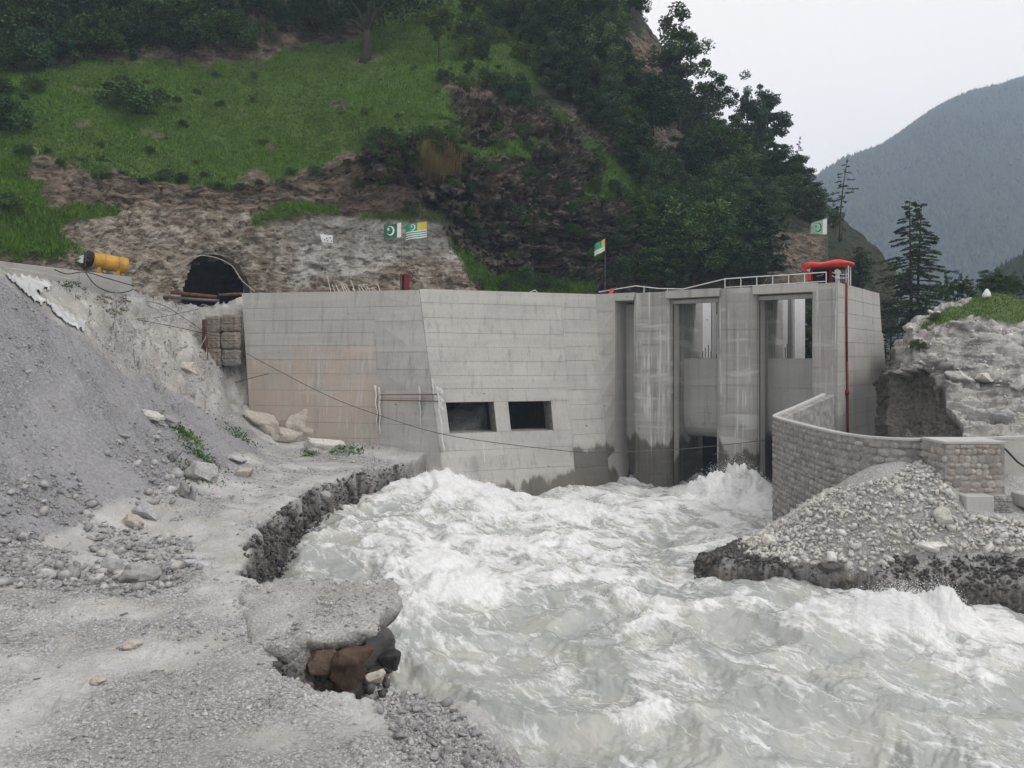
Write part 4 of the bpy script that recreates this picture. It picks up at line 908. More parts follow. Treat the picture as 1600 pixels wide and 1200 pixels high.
def face_stones(parent, frame, L, z0, z1f, row, wmin, wmax, mat, nobj, seed, proud=.09, zlow=None):
    """frame(s) -> point, tangent, outward normal on the wall face"""
    q = np.random.default_rng(seed); items = []; z = z0
    while True:
        h = row * q.uniform(.65, 1.35); s = -q.uniform(0, wmax)
        if z > 12: break
        while s < L:
            w = q.uniform(wmin, wmax); c = s + w / 2
            if 0 < c < L and z + h * .6 < z1f(c):
                hh = min(h, z1f(c) - z); p, tg, nn = frame(c)
                if zlow is None or z + hh > zlow(p): items.append((np.array([p[0], p[1], z + hh / 2 + q.normal(0, .02)]), tg, nn, w * .97, hh * q.uniform(.82, 1.02), proud * q.uniform(.6, 1.3)))
            s += w
        z += h
    area = [(it[3] * it[4] * max(.05, -(it[2] @ (it[0][:2] / np.linalg.norm(it[0][:2])))) / (it[0][1] ** 2) * (uv_of(it[0])[0] < 1640), k) for k, it in enumerate(items)]
    order = [k for _, k in sorted(area, reverse=True)]; big = set(order[:nobj])
    meshes = base_meshes(ASH, mat, 'stone'); VV, FF, RR = [], [], []; off = 0
    inv = np.array(world_loc(parent))
    for k, (p, tg, nn, w, h, pr) in enumerate(items):
        j = int(q.integers(0, len(ASH))); tw = q.normal(0, .07)
        Rm = np.array([[tg[0] * w, -nn[0] * pr, 0], [tg[1] * w, -nn[1] * pr, 0], [tw * w, 0, h]])
        if k in big:
            o = bpy.data.objects.new('stone', meshes[j]); COL.objects.link(o); o.parent = parent
            m = Matrix(Rm.tolist()).to_4x4(); o.matrix_local = Matrix.Translation(Vector(p - inv)) @ m
        else:
            V, F = ASH[j]; VV.append(V @ Rm.T + p - inv); FF.append(F + off); RR.append(np.full(len(V), q.random())); off += len(V)
    if VV:
        me = mesh_np(np.concatenate(VV), np.concatenate(FF)); add_attr(me, 'rand', np.concatenate(RR)); o = link('stonework', me, mat, parent); o['kind'] = 'stuff'
def wframe(s):
    k = np.clip(np.interp(s, sd_, np.arange(len(sd_))), 0, len(sd_) - 1); i = int(round(k))
    return np.array([np.interp(s, sd_, wx), np.interp(s, sd_, wy)]), np.array([tx_[i], ty_[i]]), np.array([nx_[i], ny_o[i]])
face_stones(wall, wframe, S_CON - .2, -2.6, lambda s: np.interp(s, sd_, wt) - .06, .40, .38, .78, M['masonry'], 260, 5)
# masonry buttress standing against the wall, with footing
bt = empty('masonry_buttress', (25, 42, 2)); tag(bt, 'square pier of brown and grey stones against the curved wall', 'buttress')
bx0, bx1, by0, by1, bz0, bz1 = 23.35, 26.55, 41.4, 43.75, 1.6, 5.9
MB().box(((bx0 + bx1) / 2, (by0 + by1) / 2, (bz0 + bz1) / 2), (bx1 - bx0, by1 - by0, bz1 - bz0)).build('core', M['mortar'], bt)
MB().box(((bx0 + bx1) / 2, (by0 + by1) / 2, bz1 + .06), (bx1 - bx0 + .1, by1 - by0 + .1, .12)).build('cap', M['concrete_pale'], bt)
face_stones(bt, lambda s: (np.array([bx0 + s, by0]), np.array([1., 0]), np.array([0, -1.])), bx1 - bx0, bz0, lambda s: bz1 - .05, .36, .26, .55, M['masonry_warm'], 70, 9, .05)
face_stones(bt, lambda s: (np.array([bx0, by1 - s]), np.array([0, -1.]), np.array([-1., 0])), by1 - by0, bz0, lambda s: bz1 - .05, .36, .26, .5, M['masonry_warm'], 50, 10, .07)
MB().box((24.75, 41.0, 2.75), (1.5, .8, .95), .02).build('footing', M['concrete_pale'], bt, bevel=.04)
MB().box((26.05, 41.05, 2.75), (1.0, .6, .9)).build('footing_core', M['mortar'], bt)
face_stones(bt, lambda s: (np.array([25.57 + s, 40.74]), np.array([1., 0]), np.array([0, -1.])), .95, 2.3, lambda s: 3.2, .15, .16, .34, M['masonry'], 20, 12, .05)
tag(MB().box((28.3, 41.3, 2.9), (2.2, 1.3, .7), .06).build('concrete_kerb_block', M['concrete_pale'], None, bevel=.05), 'low pale concrete block right of the stone buttress', 'block')
hose = MB().tube([at(1524, 697, 43.2), at(1540, 689, 43.0), at(1556, 690, 42.9), at(1572, 703, 43.3), at(1590, 722, 44.2), at(1606, 733, 44.6)], .06, 8).build('black_hose', M['cable'], None, True); tag(hose, 'black hose looped over the top of the stone buttress', 'hose')

# ================================================================== STONES
def in_view(x, y, z, poly):
    u, v = uv_of(np.stack([x, y, z], 1)); return pip(poly, u, v), u, v
def spread(pts, size, k):                               # drop candidates that would sit inside an earlier stone
    keep = []; P = []
    for i in range(len(pts)):
        if len(keep) >= k: break
        if P:
            d = np.hypot(*(np.array([p[:2] for p in P]) - pts[i, :2]).T)
            if (d < .36 * (size[i] + np.array([size[j] for j in keep]))).any(): continue
        keep.append(i); P.append(pts[i])
    return np.array(keep)
r = np.random.default_rng(21)
# right rubble heap
x = r.uniform(9.5, 32, 90000); y = r.uniform(36.6, 60, 90000); z = zR(x, y)[0]
RUB = [(1195, 830), (1215, 800), (1270, 772), (1390, 747), (1470, 700), (1482, 760), (1500, 800), (1660, 825), (1660, 862), (1420, 862), (1390, 885), (1350, 905), (1300, 890), (1230, 880), (1170, 868), (1150, 850)]
ok, u, v = in_view(x, y, z, RUB); P = np.stack([x, y, z], 1)[ok]
m1 = base_meshes(HULLS[2:8], M['stone_pale'], 'stone'); m1w = base_meshes(HULLS[:8], M['stone_wet_shade'], 'stone')
sz = r.uniform(.42, .98, len(P)) * (1 + .5 * (r.random(len(P)) < .05)); k = spread(P[:9000], sz[:9000], 298); stone_objects('stone', m1, P[k] + np.array([0, 0, .08]), sz[k], r, rbank, .45)
j = r.choice(len(P), 7500); stuff_mesh('rubble', CHIPS, P[j] + np.array([0, 0, .03]), r.uniform(.16, .62, len(j)), r, M['stone_pale'], rbank, .5)
WETR = [(1075, 895), (1090, 862), (1150, 840), (1195, 862), (1240, 885), (1300, 892), (1350, 905), (1400, 870), (1660, 870), (1660, 960), (1350, 930), (1100, 905)]
x = r.uniform(9.5, 32, 60000); y = r.uniform(36.0, 50, 60000); z = zR(x, y)[0]; ok, u, v = in_view(x, y, z, WETR); P = np.stack([x, y, z], 1)[ok]; P = P[P[:, 2] > -2.2]
j = r.choice(len(P), 3000); stuff_mesh('wet_rubble', CHIPS, P[j] + np.array([0, 0, .03]), r.uniform(.12, .55, len(j)) ** 1.0, r, M['stone_wet_shade'], rbank, .5)
# sandy hump at the tip
# left bank: scree, debris field, angular ramp, washed foot
y = np.exp(r.uniform(np.log(14.5), np.log(82), 165000)); x = (r.uniform(-240, 830, 165000) - 800) / FPX * y; z, sd, s = zL(x, y); good = sd > .25; x, y, z, sd = x[good], y[good], z[good], sd[good]
u, v = uv_of(np.stack([x, y, z], 1)); P = np.stack([x, y, z], 1); nz = fbm(P * .22, 3)
FIELD = [(-20, 770), (140, 700), (250, 660), (300, 690), (270, 780), (300, 840), (320, 900), (230, 935), (-20, 915)]
mS = base_meshes(HULLS, M['stone_bank'], 'stone'); mC = base_meshes([cobble(s, f, 1) for s, f in ((70, .5), (71, .6), (72, .7), (73, .45))], M['stone_bank'], 'stone', True)
f = pip(FIELD, u, v) & (nz > -.25); Q = P[f]; sz = r.uniform(.45, 1.35, len(Q)) * np.clip(Q[:, 1] / 42, .7, 1.15); k = spread(Q[:5000], sz[:5000], 125)
stone_objects('stone', mS + mC[:2], Q[k] + np.array([0, 0, .12]), sz[k], r, bank, .3)
j = r.choice(len(Q), 4200); stuff_mesh('scree_stones', CHIPS, Q[j], .10 + .5 * r.random(len(j)) ** 2, r, M['stone_grey'], bank, .3)
PILE = [(-240, 290), (0, 436), (71, 490), (133, 530), (204, 580), (255, 600), (340, 640), (420, 680), (480, 740), (330, 800), (290, 700), (0, 900), (-240, 960)]
f = pip(PILE, u, v); Q = P[f]; nq = nz[f]; w = np.exp(2.2 * nq); w /= w.sum(); j = r.choice(len(Q), 12000, p=w); stuff_mesh('scree_chips', CHIPS, Q[j], .07 + .32 * r.random(len(j)) ** 2, r, M['stone_grey'], bank, .35)
k = spread(Q[:2000], np.full(2000, 1.4), 40); stone_objects('stone', mS, Q[k] + np.array([0, 0, .03]), r.uniform(.35, .8, len(k)), r, bank, .3)
gz = pip([(140, 470), (260, 478), (380, 500), (380, 640), (300, 625), (204, 573), (133, 522)], u, v); Q = P[gz]; j = r.choice(len(Q), 1700); stuff_mesh('gully_debris', CHIPS, Q[j], .08 + .5 * r.random(len(j)) ** 3, r, M['stone_bank'], bank, .35)
gz = pip([(152, 462), (200, 462), (206, 480), (190, 496), (165, 490)], u, v); Q = P[gz]; j = r.choice(len(Q), 420); stuff_mesh('stone_heap', CHIPS, Q[j] + np.array([0, 0, .1]), r.uniform(.2, .5, len(j)), r, M['gabion'], bank, .5)
RAMP = [(590, 1085), (650, 1080), (690, 1095), (750, 1150), (815, 1215), (600, 1215), (560, 1110)]
x2 = r.uniform(-5.2, 1.6, 60000); y2 = r.uniform(15.5, 25, 60000); z2, sd2, _ = zL(x2, y2); P2 = np.stack([x2, y2, z2], 1); ok, u2, v2 = in_view(x2, y2, z2, [(640, 1080), (690, 1090), (750, 1145), (830, 1215), (660, 1215), (600, 1120), (580, 1092)]); ok &= (z2 > -2.3); Q = P2[ok]
mG = base_meshes(HULLS[:6] + HULLS[8:], M['stone_grey'], 'stone'); sz = r.uniform(.26, .70, len(Q)); k = spread(Q[:5000], sz[:5000], 80); stone_objects('stone', mG, Q[k] + np.array([0, 0, .05]), sz[k], r, bank, .4)
j = r.choice(len(Q), 2600); stuff_mesh('broken_stone', CHIPS, Q[j], r.uniform(.05, .26, len(j)), r, M['stone_grey'], bank, .45)
f = (v > 640) & (u > -40) & (u < 720) & ~pip(FIELD, u, v) & ~pip(PILE, u, v); Q = P[f]; w = np.exp(4.0 * nz[f]); w /= w.sum(); j = r.choice(len(Q), 15000, p=w)
stuff_mesh('bank_pebbles', CHIPS, Q[j], r.uniform(.03, .06, len(j)) / (1 - .86 * r.random(len(j))) * np.clip(Q[j, 1] / 26, .7, 2.2), r, M['stone_bank'], bank, .3)
f2 = 0 * u == 1
f2 |= pip([(380, 905), (620, 905), (620, 950), (590, 990), (460, 1030), (330, 1000)], u, v); Q2 = P[f2]; j = r.choice(len(Q2), 1800); stuff_mesh('crust_gravel', CHIPS, Q2[j], r.uniform(.04, .22, len(j)), r, M['stone_bank'], bank, .3)
k = spread(P[f][:3000], np.full(3000, 2.0), 32); stone_objects('stone', mS, Q[k] + np.array([0, 0, .02]), r.uniform(.16, .42, len(k)), r, bank, .25)
# washed stones along the cut edge
e = EDGE[7:22]; ec = np.concatenate([[0], np.cumsum(np.hypot(*np.diff(e, axis=0).T))]); q = r.uniform(0, ec[-1], 2700)
ex = np.interp(q, ec, e[:, 0]); ey = np.interp(q, ec, e[:, 1]); ti = np.clip(np.searchsorted(ec, q) - 1, 0, len(e) - 2); tg = (e[ti + 1] - e[ti]); tg /= np.linalg.norm(tg, axis=1)[:, None]
off = r.uniform(-.25, .75, len(q)); ex = ex + tg[:, 1] * off; ey = ey - tg[:, 0] * off
ez = np.clip(.55 - 3.2 * (off + .15) + r.normal(0, .35, len(q)), -2.2, .7); Q = np.stack([ex, ey, ez], 1)
k = np.arange(22); stone_objects('stone', base_meshes(COBS, M['stone_wet_shade'], 'stone', True), Q[k] + np.array([0, 0, -.4]), r.uniform(.5, 1.1, 22), r, bank, .5)
stuff_mesh('washed_stones', COBS[:2] + CHIPS, Q[22:], .10 + .55 * r.random(len(Q) - 22) ** 2.2, r, M['stone_wet_shade'], bank, .6)
# single boulders
def seat(u, v, Y, h):                  # where the sight line of the stone's foot meets the ground
    if u > 1390 and v < 690: return at(u, v, Y)
    zf = zR if u > 1000 else zL; ys = np.linspace(max(15, Y * .75), Y * 1.25, 500); vb = v + .28 * h * FPX / Y
    xs = (u - 800) / FPX * ys; zz = zf(xs, ys)[0]; ray = H - (vb - V0) / FPX * ys; c = np.nonzero(zz >= ray)[0]
    if not len(c) or 540 < u < 640 and 990 < v < 1065 or 490 < u < 520 and v > 1000: return at(u, v, Y)
    k = c[0]; return np.array([xs[k], ys[k] + .1 * h, zz[k] + .26 * h])
def facet_rock(seed, cuts=11, depth=.55, sub=4):
    bm = bmesh.new(); bmesh.ops.create_icosphere(bm, subdivisions=sub, radius=.5)
    V = np.array([v.co[:] for v in bm.verts]); F = np.array([[v.index for v in f.verts] for f in bm.faces]); bm.free()
    q = np.random.default_rng(seed)
    for _ in range(cuts):
        n = q.normal(size=3); n /= np.linalg.norm(n); d = .5 * q.uniform(depth, .92); e = V @ n - d; V = V - np.clip(e, 0, None)[:, None] * n * .97
    V = V * (1 + .30 * (cells(V * 3.2 + seed * 3.7 + .25 * np.stack([fbm(V * 4, 2)] * 3, 1))[0] - .5))[:, None]
    V = V * (1 + .05 * fbm(V * 5 + seed, 4, .6))[:, None] + .018 * fbm(V * 14 + seed, 2)[:, None] * V / (np.linalg.norm(V, axis=1)[:, None] + 1e-6)
    return V, F
def boulder(u, v, Y, w, h, d, mat, label, seed, rz=0, tilt=0, sub=4, sink=.25, hull=False):
    V, F = facet_rock(seed, 16 if hull else 9, .40 if hull else .72, sub)
    V = V / (V.max(0) - V.min(0)) * np.array([w, d, h])
    me = mesh_np(V, F, False); o = link('boulder', me, M[mat]); p = seat(u, v, Y, h); o.location = Vector(p); o.rotation_euler = (0, tilt, rz)
    tag(o, label, 'boulder'); return o
boulder(470, 664, 74.6, 4.3, 4.0, 2.6, 'boulder_pale', 'largest pale boulder standing against the foot of the dam wall', 101, .3, .1, hull=True)
boulder(412, 662, 76.5, 4.0, 2.0, 2, 'boulder_pale', 'pinkish slab leaning at the left foot of the dam wall', 102, .2, .55, hull=True)
boulder(447, 682, 73.6, 4.4, 1.7, 2, 'boulder_pale', 'low pale rock sloping below the largest boulder', 103, .1, .35, hull=True)
boulder(512, 697, 72.5, 4.4, 1.7, 2, 'stone_pale', 'flat whitish slab right of the largest boulder', 104, -.1, .1, hull=True)
boulder(268, 714, 56, 1.7, .75, .9, 'stone_grey', 'tilted grey slab pointing up on the scree toe', 105, .4, -.45, hull=True)
boulder(318, 738, 53, 2.5, 1.9, 1.4, 'stone_bank', 'broad grey rock sunk in the bank below the weeds', 106, .2, .3, hull=True)
boulder(381, 738, 54, 1.7, 1.0, 1.2, 'boulder_pale', 'tan boulder sitting on the bank under a flat grey slab', 107, .1, .1, hull=True)
boulder(374, 719, 54.2, 1.7, .45, 1.2, 'stone_grey', 'flat grey slab resting on the tan boulder', 108, .2, .15, hull=True)
boulder(288, 768, 47, .7, 1.5, .5, 'stone_grey', 'upright split grey stone on the bank', 109, .3, -.15, hull=True)
boulder(300, 772, 46.8, .6, 1.3, .5, 'stone_grey', 'darker upright stone beside the split grey stone', 110, .4, .1, hull=True)
boulder(172, 888, 34.5, 1.0, .9, .8, 'stone_bank', 'rounded buff boulder at the lower edge of the stone field', 111, .2)
boulder(217, 898, 34, 1.7, 1.0, 1.0, 'stone_bank', 'large rounded grey boulder at the lower edge of the stone field', 112, .5)
boulder(108, 898, 34, 1.0, .55, .8, 'stone_grey', 'dark bluish rounded boulder at the lower edge of the stone field', 113, .1)
boulder(303, 881, 35.5, 1.5, .55, .8, 'stone_grey', 'dark angular slab at the right edge of the stone field', 114, .2, .1, hull=True)
boulder(207, 815, 40, 1.5, .7, .9, 'boulder_pale', 'long whitish boulder amid the stone field', 115, -.5, .25)
boulder(227, 800, 41, 2.0, 1.1, 1.1, 'stone_grey', 'large dark slab in the middle of the stone field', 116, -.6, .4, hull=True)
boulder(295, 578, 76.6, 2.2, 1.4, 1.2, 'boulder_pale', 'pale block lying on the gully below the gabions', 117, .2, .2, hull=True)
boulder(238, 650, 62, 2.0, .8, 1.2, 'stone_pale', 'light oblong boulder left of the weeds', 118, -.3, .35)
boulder(265, 658, 62.5, 1.9, .8, 1.2, 'stone_bank', 'grey oblong boulder touching the weeds', 119, -.4, .4)
boulder(545, 1036, 26.0, 1.5, 1.5, 1.1, 'stone_brown', 'rusty brown rock under the overhanging bank', 120, .2, .1, hull=True)
boulder(502, 1032, 25.9, 1.5, .9, .9, 'stone_brown', 'low rusty red rock under the overhanging bank', 121, .5, .1, hull=True)
boulder(584, 1024, 26.6, 1.3, 1.5, 1.2, 'stone_wet_shade', 'black jagged rock beneath the bank promontory', 122, .2, .2, hull=True)
boulder(612, 1032, 26.2, .8, .7, .7, 'stone_wet_shade', 'dark wet rock at the water edge of the promontory', 123, .4, .2, hull=True)
boulder(588, 1056, 25.0, .7, .45, .5, 'boulder_pale', 'small tan stone at the water below the black rock', 124, .4, .2, hull=True)
boulder(505, 786, 52.5, 1.4, .8, .9, 'stone_bank', 'rounded grey boulder at the river edge of the far bank', 125, .3, .1)
boulder(152, 1065, 21.2, .5, .22, .34, 'boulder_pale', 'small white stone alone on the near silt', 126, .2)
boulder(205, 1008, 24.5, .7, .3, .4, 'boulder_pale', 'white lumpy stone on the near gravel', 127, .4)
boulder(1298, 888, 40.3, 1.4, .6, .9, 'stone_wet_shade', 'large smooth dark boulder at the foot of the rubble heap', 128, .1, .05)
boulder(1205, 845, 44, 1.0, .8, .8, 'stone_pale', 'buff block on the sandy tip of the rubble heap', 129, .4, -.3, hull=True)
boulder(1478, 812, 39.6, 1.1, 1.2, .9, 'stone_pale', 'upright pale block high on the rubble heap', 130, .2, .25, hull=True)
boulder(1460, 852, 38.6, 1.7, .6, .9, 'stone_pale', 'long pale slab near the lower rim of the rubble heap', 131, .1, .1, hull=True)
boulder(1540, 461, 76, 1.0, 1.0, .7, 'cloth_white', 'white angular stone perched on top of the grassy outcrop', 132, .2, .4, hull=True)
boulder(1500, 588, 63, 2.4, 1.0, 1.6, 'stone_pale', 'overhanging pale slab halfway up the outcrop', 133, .2, .35, hull=True)
boulder(1538, 590, 62.5, 2.0, .8, 1.4, 'stone_pale', 'flat pale slab next to the overhanging one on the outcrop', 134, .3, .1, hull=True)
boulder(1566, 655, 58.5, 2.6, 1.8, 1.6, 'stone_grey', 'big dark-sided block low on the outcrop', 135, .3, .3, hull=True)
boulder(1596, 598, 60.5, 1.8, 1.4, 1.4, 'stone_pale', 'rounded pale block at the right rim of the outcrop', 136, .3, .1, hull=True)
# overhanging crust of cemented silt at the promontory
pc = [gp(395, 1002, 1.15), gp(440, 1015, 1.1), gp(480, 1000, 1.1), gp(540, 992, 1.1), gp(588, 985, 1.1), gp(596, 958, 1.15), gp(628, 938, 1.2), gp(616, 908, 1.2), gp(560, 914, 1.2), gp(500, 908, 1.15), gp(430, 907, 1.1), gp(375, 935, 1.15)]
pc = np.array(pc); cc = pc.mean(0); fine_ = []
for k in range(len(pc)):
    for t_ in np.linspace(0, 1, 10)[:-1]: fine_.append(pc[k] * (1 - t_) + pc[(k + 1) % len(pc)] * t_)
fine_ = np.array(fine_); nf = len(fine_); rings = []
for kk, dz in ((.0, .24), (.2, .24), (.35, .22), (.5, .2), (.62, .2), (.74, .18), (.85, .15), (.94, .12), (1.0, .04), (1.0, -.18), (.96, -.42), (.90, -.62), (.80, -.85), (.55, -1.0)):
    q = cc + (fine_ - cc) * np.array([kk, kk, 0]); q[:, 2] = zL_smooth(q[:, 0], q[:, 1]) * .4 + 1.1 * .6 + dz
    ns = fbm(q * 1.3, 4); q[:, :2] += (q[:, :2] - cc[:2]) / (np.linalg.norm(q[:, :2] - cc[:2], axis=1)[:, None] + .1) * (.16 * fbm(q * np.array([1.6, 1.6, 3.5]), 4))[:, None] * (kk > .9); q[:, 2] += .14 * ns + .16 * (cells(q * np.array([1.6, 1.6, 2.5]))[0] - .5) * (1 if kk > .6 else .4); rings.append(q)
V = np.concatenate(rings); nr = len(rings); F = np.array([(a * nf + b, a * nf + (b + 1) % nf, (a + 1) * nf + (b + 1) % nf, (a + 1) * nf + b) for a in range(nr - 1) for b in range(nf)])
me = mesh_np(V, F, False); add_attr(me, 'grv', np.full(len(V), .6)); add_attr(me, 'pile', np.zeros(len(V))); add_attr(me, 'tan', np.full(len(V), .55)); add_attr(me, 'wet', np.clip(np.repeat(np.array([0, 0, 0, 0, 0, 0, 0, 0, 0, .15, .5, .9, 1, 1]), nf), 0, 1)); link('silt_crust', me, M['bank'], bank)  # underside of the crust darkened through the same mask
r = np.random.default_rng(44); gi = r.choice(nf * 8, 1500); stuff_mesh('crust_pebbles', CHIPS, V[gi] + np.stack([r.normal(0, .15, 1500), r.normal(0, .15, 1500), .0 * gi], 1), .05 + .22 * r.random(1500) ** 3, r, M['stone_bank'], bank, .3)
# loose slabs over the outcrop
oi = np.nonzero((og < .2) & (osl < .2) & (ovf < 672))[0]; oi = r.choice(oi, 900); Q = fo[oi]
k = np.arange(60); stone_objects('stone', base_meshes(HULLS, M['stone_pale'], 'stone'), Q[k], r.uniform(.5, 1.3, 60), r, outc, .4)
stuff_mesh('outcrop_debris', CHIPS, Q[60:], r.uniform(.15, .6, len(Q) - 60), r, M['stone_pale'], outc, .4)

# ================================================================== THINGS LEFT OF THE DAM
def ground(x, y): return float(zL(np.array([x]), np.array([y]))[0][0])
a, b = at(-40, 403, 65), at(206, 433, 78.6)
rw = MB().slab([a, b, b - np.array([0, 0, 3.4]), a - np.array([0, 0, 3.4])], np.array([-.45, .75, 0])).build('retaining_wall', M['concrete_old'], None, bevel=.05); tag(rw, 'low stained concrete retaining wall below the grassy bank', 'wall')
# ventilation fan on top of it
fan = empty('ventilation_fan', at(170, 430, 77.2)); tag(fan, 'yellow cylindrical ventilation fan on the retaining wall', 'fan')
fa, fb = at(144, 405.5, 76.6), at(197, 415.5, 79.0); ax = (fb - fa) / np.linalg.norm(fb - fa); rad = .80
MB().tube([fa, fa + ax * .12, fb - ax * .25, fb - ax * .05, fb], rad, 20).build('casing', M['yellow'], fan, True)
for f_ in (.0, .3, .72, .97): c = fa + (fb - fa) * f_; MB().tube([c - ax * .04, c + ax * .04], rad + .05, 20).build('flange', M['yellow'], fan)
MB().tube([fa - ax * .55, fa - ax * .2, fa + ax * .02], rad * .98, 18, rad * .86).build('intake', M['black'], fan, True)
for a_ in np.linspace(0, math.pi, 4)[:-1]:
    p_ = Vector(ax).orthogonal().normalized(); q_ = Vector(ax).cross(p_); d_ = p_ * math.cos(a_) + q_ * math.sin(a_); c = Vector(fa - ax * .58)
    MB().tube([c - d_ * rad, c + d_ * rad], .05, 5).build('guard_bar', M['steel'], fan)
for f_ in (.22, .78):
    c = fa + (fb - fa) * f_; MB().box((c[0], c[1], c[2] - rad - .15), (.34, 1.0, .75), .3).build('leg', M['yellow'], fan)
hd = MB(); q = [at(112, 402, 78), at(138, 397, 78.4), at(142, 410, 78.2), at(126, 411, 77.6)]
tag(hd.slab(q, np.array([.2, 1.4, .15])).build('grey_sheet', M['tarp'], None), 'crumpled grey sheet on the wall behind the fan', 'sheet')
# white sheets over the slope
def tarp(poly, label, seed):
    poly = np.array(poly, float); g = 22; us_ = np.linspace(poly[:, 0].min(), poly[:, 0].max(), g * 2); vs_ = np.linspace(poly[:, 1].min(), poly[:, 1].max(), g)
    pts = {}; V = []; F = []
    ys = np.linspace(50, 80, 240)
    for i, uu_ in enumerate(us_):
        xs = (uu_ - 800) / FPX * ys; zz = zL(xs, ys)[0]; vv_ = V0 + (H - zz) * FPX / ys
        for j, w_ in enumerate(vs_):
            if not pip(poly + 3 * math.sin(seed + i), np.array([uu_]), np.array([w_]))[0]: continue
            c = np.nonzero(vv_ <= w_)[0]
            if not len(c): continue
            k = c[0]; pts[i, j] = len(V); V.append((xs[k], ys[k], zz[k] + .16 + .1 * perlin(np.array([[i * .3, j * .4, seed]]))[0]))
    for (i, j) in pts:
        if all(q in pts for q in ((i + 1, j), (i, j + 1), (i + 1, j + 1))): F.append((pts[i, j], pts[i + 1, j], pts[i + 1, j + 1], pts[i, j + 1]))
    mb = MB(); mb.add(V, F); o = mb.build('white_sheet', M['tarp'], None, True); m = o.modifiers.new('thickness', 'SOLIDIFY'); m.thickness = .05; tag(o, label, 'sheet', ); return o
tarp([(4, 432), (40, 433), (75, 442), (85, 452), (60, 462), (80, 480), (55, 478), (25, 450)], 'white plastic sheet spread at the top of the scree', 1)
tarp([(70, 470), (86, 478), (105, 488), (140, 510), (130, 521), (105, 512), (82, 492)], 'white plastic sheet hanging down beside the scree crest', 2)
# gabions by the dam end
def gabion(u, v, Y, w, h, label, seed):
    bm = bmesh.new(); bmesh.ops.create_cube(bm, size=1.0); bmesh.ops.subdivide_edges(bm, edges=bm.edges[:], cuts=11, use_grid_fill=True)
    V = np.array([p.co[:] for p in bm.verts]); n = V / (np.abs(V) ** 9).sum(1)[:, None] ** (1 / 9) * .5
    V = n * np.array([w, 1.6, h]); V = V * (1 + .05 * fbm(V * 2.4 + seed * 5, 3))[:, None] + n * (.16 * (cells(V * 2.6 + seed)[0] - .5) + .08 * (ledge(V[:, 2] + .1 * fbm(V * 1.5 + seed, 2), .30) - .5))[:, None]
    for p, q in zip(bm.verts, V): p.co = q
    me = bpy.data.meshes.new('gabion'); bm.to_mesh(me); bm.free(); o = link('gabion', me, M['gabion']); o.location = Vector(at(u, v, Y)); tag(o, label, 'gabion', 'gabions stacked at the dam end')
    g = world_loc(o); wires = MB()
    for zz in (-.28, .0, .28): wires.tube([(-w * .5, -.83, zz * h), (-w * .2, -.86, zz * h - .03), (w * .2, -.86, zz * h), (w * .5, -.83, zz * h)], .015, 4)
    for xx in (-.3, 0, .3): wires.tube([(xx * w, -.85, -h * .48), (xx * w + .03, -.88, 0), (xx * w, -.85, h * .48)], .015, 4)
    me2 = wires.mesh(); link('wire_mesh', me2, M['steel_rope'], o)
for k, (u_, v_, lab) in enumerate(((336, 507, 'upper left stone gabion beside the dam end'), (362, 505, 'upper right stone gabion touching the dam end'), (335, 532, 'middle left stone gabion beside the dam end'), (362, 532, 'middle right stone gabion touching the dam end'), (337, 558, 'lower left stone gabion half buried beside the dam end'), (363, 559, 'lower right stone gabion at the dam end'))):
    gabion(u_, v_, 79.4, 1.66, 1.70, lab, k)
ps = empty('steel_post', at(319, 578, 78.2)); tag(ps, 'rusty steel post standing in front of the gabions', 'post')
c0, c1 = at(319, 580, 78.2), at(318, 499, 78.2)
for dx in (-.14, .14): MB().box((c0[0] + dx, c0[1], (c0[2] + c1[2]) / 2), (.05, .32, c1[2] - c0[2])).build('flange', M['rust'], ps)
MB().box((c0[0], c0[1], (c0[2] + c1[2]) / 2), (.26, .05, c1[2] - c0[2])).build('web', M['rust'], ps)
MB().tube([at(325, 577, 77.9), at(324, 528, 77.9)], .05, 5).build('brace', M['rust'], ps); MB().tube([at(312, 544, 77.8), at(322, 526, 77.8)], .035, 5).build('tie', M['pale_rope'], ps)
for (ua, va, ub, vb, rr, m, lab) in ((256, 464, 342, 470, .17, 'steel', 'lower grey pipe lying before the tunnel mouth'), (267, 457, 338, 464, .20, 'rust', 'upper rusty pipe lying before the tunnel mouth'), (341, 461, 378, 459, .16, 'rust', 'short rusty beam between tunnel mouth and dam')):
    o = MB().tube([at(ua, va, 84), at(ub, vb, 84.5)], rr, 10).build('pipe', M[m], None, True); tag(o, lab, 'pipe')
# sprayed apron slab under the tunnel
# ================================================================== CABLES
def cable(pts, rr, m, label, name='cable'):
    P = [np.array(p) for p in pts]; t0_ = np.linspace(0, 1, len(P)); tt_ = np.linspace(0, 1, 40)
    # Catmull-Rom through the points
    out = []
    for t_ in tt_:
        s_ = t_ * (len(P) - 1); i = min(int(s_), len(P) - 2); f_ = s_ - i; p0, p1, p2, p3 = P[max(i - 1, 0)], P[i], P[i + 1], P[min(i + 2, len(P) - 1)]
        out.append(.5 * (2 * p1 + (p2 - p0) * f_ + (2 * p0 - 5 * p1 + 4 * p2 - p3) * f_ ** 2 + (3 * p1 - p0 - 3 * p2 + p3) * f_ ** 3))
    o = MB().tube(out, rr, 5).build(name, M[m], None, True); tag(o, label, 'cable'); return o
cable([at(340, 524, 79), at(387, 553, 77), at(503, 614, 72), at(590, 648, 69), at(700, 680, 66), at(860, 702, 63), at(940, 707, 62.3), at(1060, 702, 61.5), at(1205, 687, 60.6)], .032, 'steel_rope', 'long steel cable sagging across the dam to the curved wall')
cable([at(195, 496, 75), at(260, 508, 76), at(345, 526, 78)], .03, 'cable', 'dark cable running over the gully to the gabions')
